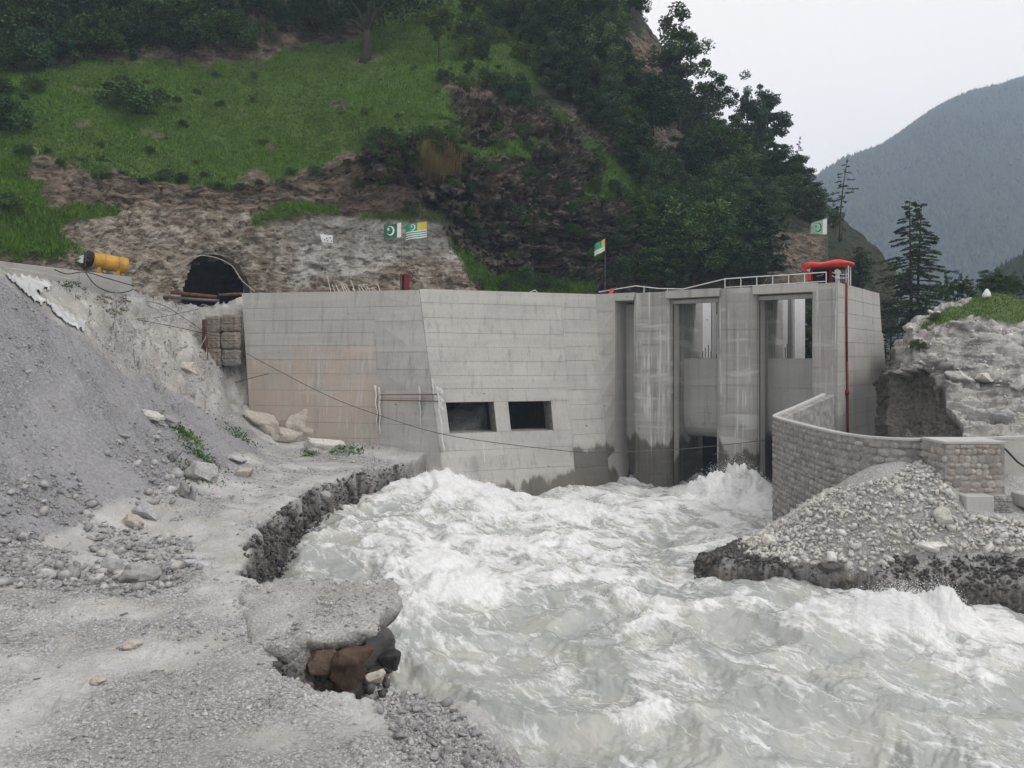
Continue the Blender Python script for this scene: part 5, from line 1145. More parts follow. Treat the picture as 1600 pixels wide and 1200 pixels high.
cable([at(85, 421, 70), at(105, 428, 71), at(133, 425, 73), at(165, 434, 75), at(210, 447, 78)], .05, 'cable', 'thick black cable along the retaining wall')
cable([at(133, 425, 73), at(150, 446, 74), at(175, 457, 75.5), at(198, 456, 77), at(208, 452, 78)], .05, 'cable', 'black cable hanging in a loop below the fan')
cable([at(0, 417, 64.4), at(60, 426, 68), at(112, 436, 71.5)], .04, 'pale_rope', 'white hose along the foot of the retaining wall', 'hose')
cable([at(280, 412, 85.5), at(305, 400, 85.2), at(335, 402, 85), at(362, 415, 85), at(378, 438, 84.5), at(398, 455, 82)], .035, 'pale_rope', 'pale cable arching over the tunnel mouth')
cable([at(205, 468, 78), at(250, 475, 79), at(285, 495, 79), at(315, 515, 79.4)], .025, 'cable', 'thin wire from the fan down to the steel post')
cable([at(190, 497, 75), at(240, 497, 77), at(310, 483, 80)], .025, 'cable', 'thin wire lying across the sprayed gully')
cable([at(368, 598, 79), at(395, 590, 77.3), at(420, 584, 76.9)], .03, 'cable', 'bent wire sticking out by the dam edge')

# ================================================================== ON THE DAM
# railing
rail = empty('deck_railing', pl(1120) + np.array([0, 0, TOP])); tag(rail, 'white metal railing along the dam deck', 'railing')
def rpt(u, z): p = pl(u) + DV * .5; return np.array([p[0], p[1], TOP + z])
seg = [(932, .32), (990, .75), (1025, .35), (1064, .15), (1130, .92), (1180, .95), (1230, .95), (1289, .98)]
MB().tube([rpt(u, z) for u, z in seg], .045, 6).build('top_rail', M['white_paint'], rail)
MB().tube([rpt(u, .1 + .02 * k) for k, (u, z) in enumerate(seg[4:])], .035, 6).build('low_rail', M['white_paint'], rail)
for u_, z_ in ((1003, .7), (1040, .3), (1130, .92), (1155, .93), (1180, .95), (1205, .95), (1230, .95), (1255, .96), (1289, 1.0)): MB().tube([rpt(u_, -.05), rpt(u_, z_)], .04, 6).build('post', M['white_paint'], rail)
fr = MB().tube([at(825, 458, 80.6), at(836, 453, 80.6), at(840, 457.5, 80.6)], .05, 5).build('bent_pipe', M['white_paint'], None); tag(fr, 'small bent white pipe on the dam crest', 'pipe')
cb = MB().slab([at(953, 452, 81), at(959, 450, 81), at(957, 459, 81), at(951, 459, 81)], np.array([.1, .5, 0])).build('orange_crate', M['orange_cloth'], None); tag(cb, 'tilted orange crate behind the deck railing', 'crate')
# canopy hut
hut = empty('canopy_hut', pl(1290) + DV * 2.4 + np.array([0, 0, TOP])); tag(hut, 'small hut under a puffy red canopy on the end pier', 'hut')
ang = math.atan2(-13.6, 19.9) * .35; ex_ = np.array([math.cos(ang), math.sin(ang), 0]); ey_ = np.array([-math.sin(ang), math.cos(ang), 0]); hc = at(1293, 440, 71.8); hc[2] = TOP
bm = bmesh.new(); bmesh.ops.create_uvsphere(bm, u_segments=32, v_segments=14, radius=1.0)
for v_ in bm.verts:
    x_, y_, z_ = v_.co; e_ = .55; sx = math.copysign(abs(x_) ** e_, x_); sy = math.copysign(abs(y_) ** e_, y_)
    q = hc + ex_ * (sx * 2.28) + ey_ * (sy * 1.35) + np.array([0, 0, 1.92 + z_ * .32 + .10 * sx + .10 * math.sin(sx * 5.5) * (z_ > 0) - .16 * (abs(sx) > .8) * (z_ < .2)])
    v_.co = Vector(q - np.array(hut.location))
me = bpy.data.meshes.new('canopy'); bm.to_mesh(me); bm.free(); me.polygons.foreach_set('use_smooth', np.ones(len(me.polygons), bool)); link('canopy', me, M['cloth_red'], hut)
def hp(x, y, z): return hc + ex_ * x + ey_ * y + np.array([0, 0, z])
for x_, y_ in ((-1.5, -.9), (.05, -.9), (1.62, -.95), (1.9, -.5), (-1.5, .9), (.05, .9), (1.8, .9)): MB().tube([hp(x_, y_, -.05), hp(x_, y_, 1.75)], .05, 6).build('post', M['white_paint'] if x_ > 1.5 else M['red_paint'], hut)
MB().slab([hp(-1.5, .85, 1.7), hp(1.5, .85, 1.7), hp(1.5, .85, 0), hp(-1.5, .85, 0)], ey_ * .06).build('back_panel', M['black'], hut)
MB().slab([hp(-1.5, -.8, 1.7), hp(-1.5, .8, 1.7), hp(-1.5, .8, 0), hp(-1.5, -.8, 0)], -ex_ * .05).build('side_panel', M['red_paint'], hut)
MB().slab([hp(.05, -.75, 1.7), hp(.05, .8, 1.7), hp(.05, .8, 0), hp(.05, -.75, 0)], ex_ * .05).build('divider', M['black'], hut)
MB().slab([hp(-1.9, -.7, 1.05), hp(-1.58, -.75, 1.1), hp(-1.56, -.72, .45), hp(-1.85, -.68, .55)], ey_ * .25).build('hanging_cloth', M['cloth_red'], hut)
MB().slab([hp(-2.05, -.7, 1.62), hp(-1.62, -.75, 1.62), hp(-1.7, -.72, 1.25), hp(-1.95, -.68, 1.45)], ey_ * .2).build('hanging_cloth', M['cloth_white'], hut)
MB().slab([hp(.22, -.2, 1.2), hp(.5, -.2, 1.2), hp(.5, -.2, .0), hp(.22, -.2, .0)], ey_ * .3).build('red_locker', M['red_paint'], hut)
MB().tube([hp(-.9, .3, .95), hp(-.5, .3, 1.0), hp(-.3, .3, 1.12)], .04, 5).build('lamp_tube', M['white_paint'], hut)
for z_ in (.95, .62): MB().tube([hp(.2, -1.05, z_ + .2), hp(.55, -1.1, z_), hp(1.1, -1.1, z_ - .05), hp(1.62, -.97, z_)], .03, 5).build('hut_rail', M['white_paint'], hut)
# red hose down the end wall
def on_end(u, z):
    s_ = np.linspace(0, 1, 400); a_ = RF[0] + (RF[1] - RF[0]) * s_[:, None]; b_ = RF[3] + (RF[2] - RF[3]) * s_[:, None]; f_ = (z - 0) / TOP; p_ = b_ + (a_ - b_) * f_
    k = int(np.argmin(np.abs(uv_of(p_)[0] - u))); return np.array([p_[k][0], p_[k][1], z])
nn = -inward([np.asarray(p) for p in RFq]) * .16
hz = empty('down_hose', on_end(1321, 3.0)); tag(hz, 'dark red drain pipe hanging down the end wall', 'pipe')
MB().tube([on_end(1320, TOP + .1) + nn, on_end(1320, 13.5) + nn, on_end(1320.5, 10.2) + nn], .10, 8).build('upper_pipe', M['red_paint'], hz, True)
MB().tube([on_end(1320.5, 10.2) + nn, on_end(1321.5, 6.8) + nn, on_end(1322, 3.0) + nn], .11, 8).build('lower_pipe', M['red_hose'], hz, True)
MB().tube([on_end(1320.5, 7.6) + nn, on_end(1320.7, 7.2) + nn], .22, 8).build('coupling', M['red_paint'], hz, True)
# rebar bundle behind the crest, red door
rr_ = random.Random(5)
for k, u_ in enumerate((514, 521, 527, 531, 536, 541, 546, 552, 556, 562, 568, 573, 578, 583, 588, 592)):
    tall = {0: 27, 7: 20}.get(k, rr_.uniform(7, 15)); ln = rr_.uniform(-8, -2); b_ = at(u_ + 4, 460, 83.4); t_ = at(u_ + ln * .8, 458 - tall, 83.4)
    o = MB().tube([b_, t_], .05, 5).build('rebar_stick', M['pale_rope'], None); tag(o, 'tallest pale stick at the left end of the row on the crest' if k == 0 else 'second tallest pale stick in the row on the crest' if k == 7 else '%s pale stick from the left in the row behind the dam crest' % ('first second third fourth fifth sixth seventh eighth ninth tenth eleventh twelfth thirteenth fourteenth fifteenth last'.split()[k]), 'stick', 'row of sticks behind the dam crest')
for j, k in enumerate(((560, 446, 575, 444), (571, 452, 588, 449))):
    o = MB().tube([at(k[0], k[1], 83.3), at(k[2], k[3], 83.3)], .04, 5).build('cross_stick', M['pale_rope'], None); tag(o, ('upper' if j == 0 else 'lower') + ' level stick tied across the row on the crest', 'stick')
dr = empty('door_frame', at(633, 458, 84.2)); tag(dr, 'narrow red door standing in a frame behind the dam crest', 'door')
MB().slab([at(632, 429, 84), at(639, 428, 84), at(639, 459, 84), at(632, 459, 84)], np.array([0, .1, 0])).build('door_leaf', M['red_paint'], dr)
MB().slab([at(626, 430, 84.2), at(632, 429, 84.2), at(632, 459, 84.2), at(626, 459, 84.2)], np.array([0, .5, 0])).build('opening', M['black'], dr)
for u_ in (626, 639.5): MB().tube([at(u_, 460, 83.95), at(u_, 427.5, 83.95)], .06, 4).build('jamb', M['rust'], dr)
MB().tube([at(625.5, 429, 83.95), at(640, 427, 83.95)], .06, 4).build('lintel', M['rust'], dr)

# ================================================================== FLAGS
def flag(hu_, hv0, hv1, w_px, drop_px, Y, design, label, name='flag', pole_to=460, skew=0.0):
    root = empty(name, at(hu_, pole_to, Y)); tag(root, label, 'flag')
    top, bot = at(hu_, hv0, Y), at(hu_, hv1, Y); W = w_px * Y / FPX; Dp = drop_px * Y / FPX
    MB().tube([at(hu_ + .4, pole_to, Y), at(hu_ + .4, hv0 - 2, Y)], .03, 5).build('pole', M['steel'], root)
    def P(a, b, off=0.0):          # a 0 hoist .. 1 fly, b 0 top .. 1 bottom
        p = top + (bot - top) * (b * (1 - skew * a) + skew * a * .5); wv_ = .14 * math.sin(a * 6.0 + b * 1.2) * a
        return p + np.array([-W * a, wv_ - off, -Dp * a - .05 * math.sin(a * 5 + 1) * a])
    def cell(a0, a1, b0, b1, nm, mat, off=0.0, n=8):
        V = [P(a0 + (a1 - a0) * i / n, b0 + (b1 - b0) * j / 3, o_) for o_ in (off, off - .012) for i in range(n + 1) for j in range(4)]; k = (n + 1) * 4
        F = [(4 * i + j, 4 * i + j + 1, 4 * i + j + 5, 4 * i + j + 4) for i in range(n) for j in range(3)]; F += [tuple(k + q for q in reversed(f_)) for f_ in F]
        ring = [4 * i for i in range(n + 1)] + [4 * n + j for j in (1, 2, 3)] + [4 * i + 3 for i in range(n - 1, -1, -1)] + [2, 1]
        F += [(ring[q], ring[(q + 1) % len(ring)], k + ring[(q + 1) % len(ring)], k + ring[q]) for q in range(len(ring))]
        MB().add(V, F).build(nm, mat, root)
    def emblem(ca, cb, ra, rb, mat, two=True):
        for off in ((.02, -.035) if two else (.02,)):
            n = 20; V = []; F = []
            for i in range(n + 1):
                t_ = .55 + (2 * math.pi - 1.1) * i / n; ci, si = math.cos(t_), math.sin(t_)
                V += [P(ca + ra * ci, cb + rb * si, off), P(ca + ra * .18 + ra * .82 * ci * .96, cb + rb * .80 * si - rb * .05, off)]
            F = [(2 * i, 2 * i + 1, 2 * i + 3, 2 * i + 2) for i in range(n)]
            MB().add(V, F).build('crescent', mat, root)
            V = [P(ca + ra * .55 + ra * (.42 if k % 2 == 0 else .17) * math.sin(k * math.pi / 5 + .5), cb - rb * .30 + rb * (.42 if k % 2 == 0 else .17) * math.cos(k * math.pi / 5 + .5), off) for k in range(10)]
            V.append(P(ca + ra * .55, cb - rb * .30, off)); MB().add(V, [(k, (k + 1) % 10, 10) for k in range(10)]).build('star', mat, root)
    if design == 'pk':
        cell(0, .24, 0, 1, 'hoist_band', M['cloth_white'], n=4); cell(.24, 1, 0, 1, 'field', M['flag_green']); emblem(.62, .5, .22, .34, M['cloth_white'])
    elif design == 'pkfade':
        cell(0, .24, 0, 1, 'hoist_band', M['cloth_white'], n=4); cell(.24, 1, 0, 1, 'field', M['flag_pale']); emblem(.56, .5, .24, .36, M['flag_green'])
    elif design == 'ajk':
        cell(0, .46, 0, .5, 'canton', M['flag_yellow'], n=5); cell(.46, 1, 0, .5, 'field', M['flag_mint'], n=5); emblem(.66, .26, .12, .20, M['cloth_white'])
        bs = np.linspace(.5, 1, 8)
        for k in range(7): cell(0, 1, bs[k], bs[k + 1], 'stripe', M['cloth_white'] if k % 2 == 0 else M['flag_mint'])
    else:
        cell(0, .30, 0, .55, 'canton', M['flag_yellow'], n=4); cell(.30, 1, 0, .55, 'field', M['flag_mint'], n=5); bs = np.linspace(.55, 1, 6)
        for k in range(5): cell(0, 1, bs[k], bs[k + 1], 'stripe', M['flag_pale'] if k % 2 == 0 else M['cloth_white'])
flag(627, 348, 370, 27, 3.5, 84, 'pk', 'green flag with white crescent and white band above the dam crest')
flag(667, 346, 370, 33, 5.5, 84.5, 'ajk', 'striped green and white flag with yellow canton above the dam crest')
flag(945, 373, 392, 16, 9, 88, 'ajk2', 'small faded green and yellow flag before the dark crag')
flag(1292, 341, 366, 25, 4, 90, 'pkfade', 'pale green flag with dark crescent above the canopy hut', pole_to=440, skew=.35)
pk = empty('white_placard', at(511, 382, 88.5)); tag(pk, 'small white placard with dark marks on the sprayed cliff', 'sign')
q = [at(500, 366, 88), at(519.5, 367.5, 88), at(520, 379.5, 88), at(503, 378, 88)]; MB().slab(q, np.array([0, .06, 0])).build('board', M['cloth_white'], pk)
for u_, v_ in ((506.5, 374), (509.5, 372), (511, 375.5), (515, 371), (517, 376)): MB().slab([at(u_, v_, 87.97), at(u_ + 1.8, v_ - .3, 87.97), at(u_ + 1.6, v_ + 1.6, 87.97), at(u_ - .2, v_ + 1.4, 87.97)], np.array([0, .02, 0])).build('mark', M['black'], pk)
for u_ in (503, 517): MB().tube([at(u_, 379, 88.05), at(u_, 384, 88.4), at(u_, 389, 89.5)], .03, 4).build('stake', M['steel'], pk)

# ================================================================== PERSON
def person(loc, face, label, cloth, s=1.0):
    """standing figure, hands on the rail before it"""
    root = empty('person', loc); root.rotation_euler = (0, 0, face); root.scale = (s, s, s); tag(root, label, 'person')
    J = dict(pelvis=(0, 0, .95), waist=(0, .0, 1.08), chest=(0, .01, 1.30), neck=(0, 0, 1.47), chin=(0, -.015, 1.53), head=(0, -.01, 1.63), crown=(0, .0, 1.72))
    E = [('pelvis', 'waist', .14), ('waist', 'chest', .15), ('chest', 'neck', .06), ('neck', 'chin', .065), ('chin', 'head', .098), ('head', 'crown', .075)]
    Rr = dict(pelvis=.15, waist=.135, chest=.155, neck=.058, chin=.068, head=.098, crown=.07)
    for sg, k in ((-1, 'l'), (1, 'r')):
        J |= {k + 'sh': (sg * .19, 0, 1.40), k + 'el': (sg * .27, -.05, 1.14), k + 'wr': (sg * .22, -.26, 1.02), k + 'pa': (sg * .20, -.33, 1.01), k + 'hip': (sg * .095, 0, .90), k + 'kn': (sg * .11, -.02, .50), k + 'an': (sg * .12, .02, .09), k + 'to': (sg * .14, -.14, .04)}
        Rr |= {k + 'sh': .062, k + 'el': .045, k + 'wr': .030, k + 'pa': .036, k + 'hip': .095, k + 'kn': .062, k + 'an': .042, k + 'to': .036}
        E += [('chest', k + 'sh', 0), (k + 'sh', k + 'el', 0), (k + 'el', k + 'wr', 0), (k + 'wr', k + 'pa', 0), ('pelvis', k + 'hip', 0), (k + 'hip', k + 'kn', 0), (k + 'kn', k + 'an', 0), (k + 'an', k + 'to', 0)]
        for f_, (dx, ln) in enumerate(((-.03, .07), (-.01, .08), (.012, .075), (.032, .06))):
            a_, b_ = k + 'f%d' % f_, k + 'g%d' % f_; J[a_] = (sg * (.20) + dx, -.37, 1.0); J[b_] = (sg * .20 + dx, -.37 - ln * .5, .96); Rr[a_] = Rr[b_] = .0095; E += [(k + 'pa', a_, 0), (a_, b_, 0)]
        J[k + 'th'] = (sg * .20 - sg * .055, -.335, .985); Rr[k + 'th'] = .011; E.append((k + 'pa', k + 'th', 0))
    names = list(J); me = bpy.data.meshes.new('body'); me.from_pydata([J[n_] for n_ in names], [(names.index(a_), names.index(b_)) for a_, b_, _ in E], [])
    o = link('body', me, M['skin'], root); sk = o.modifiers.new('skin', 'SKIN'); sk.use_smooth_shade = True
    for i, n_ in enumerate(names): me.skin_vertices[0].data[i].radius = (Rr[n_], Rr[n_])
    me.skin_vertices[0].data[0].use_root = True; ss_ = o.modifiers.new('sub', 'SUBSURF'); ss_.levels = 1; ss_.render_levels = 1
    def shell(rings, nm, mat, n=16):
        V = [(cx + rx * math.cos(2 * math.pi * k / n), cy + ry * math.sin(2 * math.pi * k / n), z_) for cx, cy, z_, rx, ry in rings for k in range(n)]
        F = [(i * n + k, i * n + (k + 1) % n, (i + 1) * n + (k + 1) % n, (i + 1) * n + k) for i in range(len(rings) - 1) for k in range(n)]
        MB().add(V, F).mesh(True); m_ = MB().add(V, F).mesh(True); ob = link(nm, m_, mat, root); ob.modifiers.new('t', 'SOLIDIFY').thickness = .01
    shell([(0, 0, .50, .25, .19), (0, 0, .75, .225, .175), (0, 0, 1.0, .19, .16), (0, 0, 1.2, .195, .16), (0, .005, 1.36, .215, .14), (0, .005, 1.43, .13, .10), (0, 0, 1.475, .075, .075)], 'tunic', cloth)
    for sg in (-1, 1):
        m_ = MB().tube([(sg * .185, 0, 1.395), (sg * .275, -.05, 1.14), (sg * .225, -.24, 1.03)], .078, 10, .055, cap=False).mesh(True); link('sleeve', m_, cloth, root)
        m_ = MB().tube([(sg * .095, 0, .9), (sg * .11, -.02, .5), (sg * .12, .01, .10)], .115, 10, .085, cap=False).mesh(True); link('trouser_leg', m_, cloth, root)
        m_ = MB().tube([(sg * .12, .06, .045), (sg * .13, -.05, .05), (sg * .14, -.17, .035)], .048, 8, .04).mesh(True); link('shoe', m_, M['black'], root)
    V, F = cobble(5, 1.0, 2, .05); V = V * np.array([.215, .245, .20]) + np.array([0, .018, 1.685]); F = F[(V[F].mean(1)[:, 2] > 1.655) | (V[F].mean(1)[:, 1] > .03)]; link('hair', mesh_np(V, F, True), M['hair'], root)
    for sg in (-1, 1):
        V, F = cobble(6, 1, 1, 0.0); link('eye', mesh_np(V * .02 + np.array([sg * .035, -.098, 1.635]), F, True), M['black'], root)
    V, F = cobble(7, 1, 1, 0.0); link('nose', mesh_np(V * np.array([.028, .05, .045]) + np.array([0, -.105, 1.61]), F, True), M['skin'], root)
pz = hp(.78, -.45, 0); person(tuple(pz), .15, 'person in a long white tunic at the rail under the red canopy', M['cloth_white'])
pz2 = hp(1.3, .1, 0); person(tuple(pz2), -.2, 'person in dark grey clothes under the red canopy behind the one in white', M['cloth_grey'], .97)
# ================================================================== TREES AND PLANTS
def leaf_quads(C, size, r, up=.35):
    n = len(C); N = r.normal(size=(n, 3)); N[:, 2] = np.abs(N[:, 2]) + up; N /= np.linalg.norm(N, axis=1)[:, None]
    A = np.cross(N, r.normal(size=(n, 3))); A /= np.linalg.norm(A, axis=1)[:, None] + 1e-9; B = np.cross(N, A)
    s = (size * r.uniform(.6, 1.35, n))[:, None]
    V = np.stack([C - A * s, C - B * s * .55 + A * s * .1, C + A * s, C + B * s * .55 - A * s * .1], 1).reshape(-1, 3)
    return V, np.arange(4 * n).reshape(n, 4)
def leaf_mesh(C, size, rand, r, up=.35):
    V, F = leaf_quads(C, size, r, up); me = mesh_np(V, F); add_attr(me, 'rand', np.repeat(rand, 4)); return me
def crown_pts(seed, w, z0, z1, nc, nl, cr, shape='round'):
    r = np.random.default_rng(seed); C = []; Rn = []; cen = []
    while len(cen) < nc:
        d = r.normal(size=3); d /= np.linalg.norm(d); k = r.random() ** .42
        k = min(1.03, k * (1 + .55 * perlin(np.array([d * 1.7 + seed * 3.1]))[0]))
        zz = d[2] * k
        wz = 1.0 if shape == 'round' else (1.0 - .45 * max(0, zz)) if shape == 'col' else (.35 + .65 * (1 - (zz + 1) / 2)) if shape == 'spire' else 1.0
        p = np.array([d[0] * k * w * wz, d[1] * k * w * wz, (z0 + z1) / 2 + zz * (z1 - z0) / 2]); cen.append(p)
    for c in cen:
        q = r.normal(size=(nl, 3)); q /= np.linalg.norm(q, axis=1)[:, None]; q *= (cr * r.uniform(.6, 1.35)) * (r.random(nl) ** .4)[:, None]; q[:, 2] *= .72
        C.append(c + q); Rn.append(np.clip(r.normal(.5, .22) + r.normal(0, .16, nl), 0, 1))
    return np.concatenate(C), np.concatenate(Rn), np.array(cen)
def trunk_mesh(cen, r, rad=.016, lean=.03, top=.8, nlimb=9, bare=0.0):
    mb = MB(); pts = [np.array([lean * t * t + .008 * math.sin(7 * t), .006 * math.cos(9 * t), t * top]) for t in np.linspace(-.03, 1, 9)]
    mb.tube(pts, rad, 7, rad * .25)
    for k in r.choice(len(cen), min(nlimb, len(cen)), replace=False):
        c = cen[k]; t = np.clip((c[2] - .16) / top, .12, .9); i = int(t * 8); s = pts[i]; m = (s + c) / 2 + np.array([0, 0, -.02]); mb.tube([s, m, c], rad * .45, 5, rad * .12)
    return mb.mesh(True)
SPEC = {'round': [(31, .33, .22, 1.0, 54, 190, .085, 'round'), (32, .38, .18, .98, 58, 190, .085, 'round'), (33, .30, .2, 1.0, 50, 190, .09, 'round')],
        'col': [(41, .20, .06, 1.0, 54, 180, .066, 'col'), (42, .17, .05, 1.0, 50, 180, .064, 'col'), (43, .23, .08, .99, 58, 180, .066, 'col')],
        'airy': [(51, .25, .28, 1.0, 48, 150, .055, 'col'), (52, .30, .3, 1.0, 50, 150, .054, 'round')],
        'shrub': [(61, .55, -.05, 1.0, 32, 120, .17, 'round'), (62, .7, -.05, .95, 36, 120, .17, 'round')]}
LEAF = {'round': .0145, 'col': .013, 'airy': .0115, 'shrub': .030}
PROTO = {}
def proto(kind, i):
    base = (kind, i)
    if base not in PROTO:
        sp_ = SPEC[kind][i]; C, Rn, cen = crown_pts(*sp_); r_ = np.random.default_rng(sp_[0])
        PROTO[base] = (leaf_mesh(C, LEAF[kind], Rn, r_), trunk_mesh(cen, r_, .03 if kind == 'shrub' else .016, .03, .55 if kind == 'shrub' else .85, 10))
        PROTO[base][1].materials.append(M['bark']); PROTO[base][0].materials.append(M['leaf'])
    return PROTO[base]
def plant(name, kind, i, mat, p, h, label, cat, group=None, rz=None, wide=1.0, r=np.random.default_rng(77)):
    c, t = proto(kind, i % len(SPEC[kind])); o = empty(name, p); o.rotation_euler = (0, 0, r.uniform(0, 6.28) if rz is None else rz); o.scale = (h * wide, h * wide, h)
    tag(o, label, cat, group); link('trunk' if kind != 'shrub' else 'stem', t, None, o); cr = link('crown' if kind != 'shrub' else 'foliage', c, None, o)
    cr.material_slots[0].link = 'OBJECT'; cr.material_slots[0].material = M[mat]; return o
def hill_tree(u, v, hpx, kind, i, mat, label, group=None, wide=1.0, name='broadleaf_tree', sink=.4):
    p, n = on_hill(u, v); p[2] -= sink; return plant(name, kind, i, mat, p, hpx * p[1] / FPX, label, 'tree' if kind != 'shrub' else 'shrub', group, wide=wide)
r = np.random.default_rng(90)
# trees one can single out
hill_tree(1062, 205, 198, 'col', 2, 'leaf_blue', 'tallest ridge tree with a rounded head against the sky', wide=1.05)
hill_tree(1050, 190, 130, 'col', 1, 'leaf_blue', 'slender tree under the tallest ridge tree')
hill_tree(1108, 212, 100, 'round', 2, 'leaf_blue', 'rounded ridge tree right of the tallest one', wide=1.1)
hill_tree(1168, 262, 148, 'airy', 1, 'leaf_blue', 'ridge tree with bare forked limbs showing sky', wide=.9)
hill_tree(1182, 258, 118, 'col', 0, 'leaf_blue', 'full-leaved ridge tree right of the forked one', wide=1.0)
hill_tree(1200, 262, 128, 'col', 1, 'leaf_blue', 'rightmost tall leafy ridge tree against open sky', wide=1.35)
hill_tree(1150, 275, 90, 'col', 2, 'leaf_dark', 'dark bushy tree at the foot of the forked ridge tree', wide=1.3)
hill_tree(1083, 452, 150, 'round', 0, 'leaf', 'pale green spreading tree with a visible dark trunk behind the deck', wide=1.25)
hill_tree(1030, 452, 118, 'col', 0, 'leaf', 'bushy green tree left of the spreading tree behind the deck', wide=1.6)
hill_tree(1140, 452, 125, 'round', 1, 'leaf', 'broad green tree behind the middle of the deck', wide=1.1)
hill_tree(1185, 450, 140, 'col', 2, 'leaf_dark', 'tall dark tree behind the second gate bay', wide=1.3)
hill_tree(1275, 352, 50, 'round', 0, 'leaf_dark', 'small dark round tree on the ridge above the pale flag', wide=1.1)
hill_tree(1306, 372, 58, 'airy', 1, 'leaf_dark', 'thin dark tree between the pale flag and the dead snag', wide=.9)
hill_tree(1345, 446, 66, 'col', 2, 'leaf_dark', 'dark bushy tree right of the canopy hut', wide=1.5)
hill_tree(1325, 440, 40, 'shrub', 0, 'leaf_dark', 'dark shrub behind the canopy hut', name='shrub', wide=.9)
# the walnut on the meadow, trunk built for itself
p, n = on_hill(573, 95); hT = 165 * p[1] / FPX
wt_ = empty('meadow_tree', p - np.array([0, 0, .3])); tag(wt_, 'big dark tree with a leaning forked trunk on the meadow', 'tree')
mb = MB(); b0 = np.zeros(3); fk = np.array([.012, 0, .30]) * hT; tops = [np.array([-.16, 0, .62]) * hT, np.array([.06, .02, .75]) * hT, np.array([.20, -.03, .58]) * hT, np.array([-.22, .02, .42]) * hT]
mb.tube([b0 + [-.35, 0, -.4], b0 + [0, 0, .6], fk * .6, fk], .95, 10, .6)
for q in tops: mb.tube([fk * .93, (fk + q) / 2 + np.array([0, 0, .03 * hT]), q], .42, 7, .1)
link('trunk', mb.mesh(True), M['bark'], wt_)
C, Rn, cen = crown_pts(35, .62, .42, 1.15, 85, 85, .12, 'round'); link('crown', leaf_mesh(C * hT, .016 * hT, Rn, r), M['leaf_dark'], wt_)
hill_tree(684, 96, 120, 'airy', 1, 'leaf', 'slim light green tree right of the big meadow tree', wide=1.0)
hill_tree(752, 92, 42, 'shrub', 0, 'leaf_dark', 'dark pointed bush on the upper meadow', name='shrub', wide=.6)
hill_tree(215, 175, 62, 'shrub', 1, 'leaf', 'wide leafy bush in the middle of the left meadow', name='shrub', wide=1.3)
hill_tree(18, 205, 70, 'shrub', 0, 'leaf', 'leafy bush at the left rim of the meadow', name='shrub', wide=.9)
# the overhanging brow
BROW = [(575, 222, 42), (605, 226, 50), (640, 222, 50), (672, 222, 48), (705, 214, 46), (590, 205, 34), (690, 205, 30), (655, 240, 34), (615, 246, 34), (715, 232, 26)]
for k, (u_, v_, h_) in enumerate(BROW): hill_tree(u_, v_ + 6, h_, 'shrub', k, 'leaf_dark' if k % 2 else 'leaf', ('dark' if k % 2 else 'mid green') + ' shrub on the overhanging brow, ' + ('first', 'second', 'third', 'fourth', 'fifth', 'upper left', 'upper right', 'hanging low right', 'hanging low left', 'last')[k], 'shrubs on the overhanging brow', name='shrub', wide=.8, sink=1.2)
SHR = [(600, 295, 40), (645, 335, 28), (560, 300, 24), (820, 440, 38), (850, 448, 32), (790, 450, 26), (880, 450, 24), (960, 445, 40), (985, 430, 50), (820, 345, 40), (935, 300, 34), (965, 305, 30), (780, 235, 26), (815, 215, 30), (845, 235, 30), (870, 205, 36), (700, 130, 30), (730, 140, 32), (800, 160, 30), (830, 175, 34), (760, 185, 22), (890, 330, 22), (740, 300, 20), (930, 250, 26), (1000, 330, 40), (975, 360, 30)]
for k, (u_, v_, h_) in enumerate(SHR): hill_tree(u_, v_, h_, 'shrub', k, ('leaf', 'leaf_dark', 'leaf_bright')[k % 3], ('mid green', 'very dark', 'bright green')[k % 3] + ' shrub ' + ('at the foot of the cliff behind the dam crest' if v_ > 420 else 'below the overhanging brow' if u_ < 660 else 'high on the left shoulder of the crag' if v_ < 190 else 'in the upper part of the dark crag' if v_ < 260 else 'in the middle of the dark crag') + (', wide' if h_ >= 34 else ', small'), 'shrubs on the crag', name='shrub', wide=.85, sink=.3)
BARE = [[(960, 30), (1030, 55), (1040, 130), (985, 140)], [(1020, 205), (1085, 200), (1095, 250), (1020, 248)], [(1195, 372), (1290, 380), (1290, 450), (1195, 450)]]
TONE = {'leaf': 'mid green', 'leaf_dark': 'dark green', 'leaf_blue': 'bluish green', 'leaf_bright': 'bright green'}
SHAPE = {'round': 'round-headed', 'col': 'tall narrow', 'airy': 'open-crowned', 'shrub': 'low bushy'}
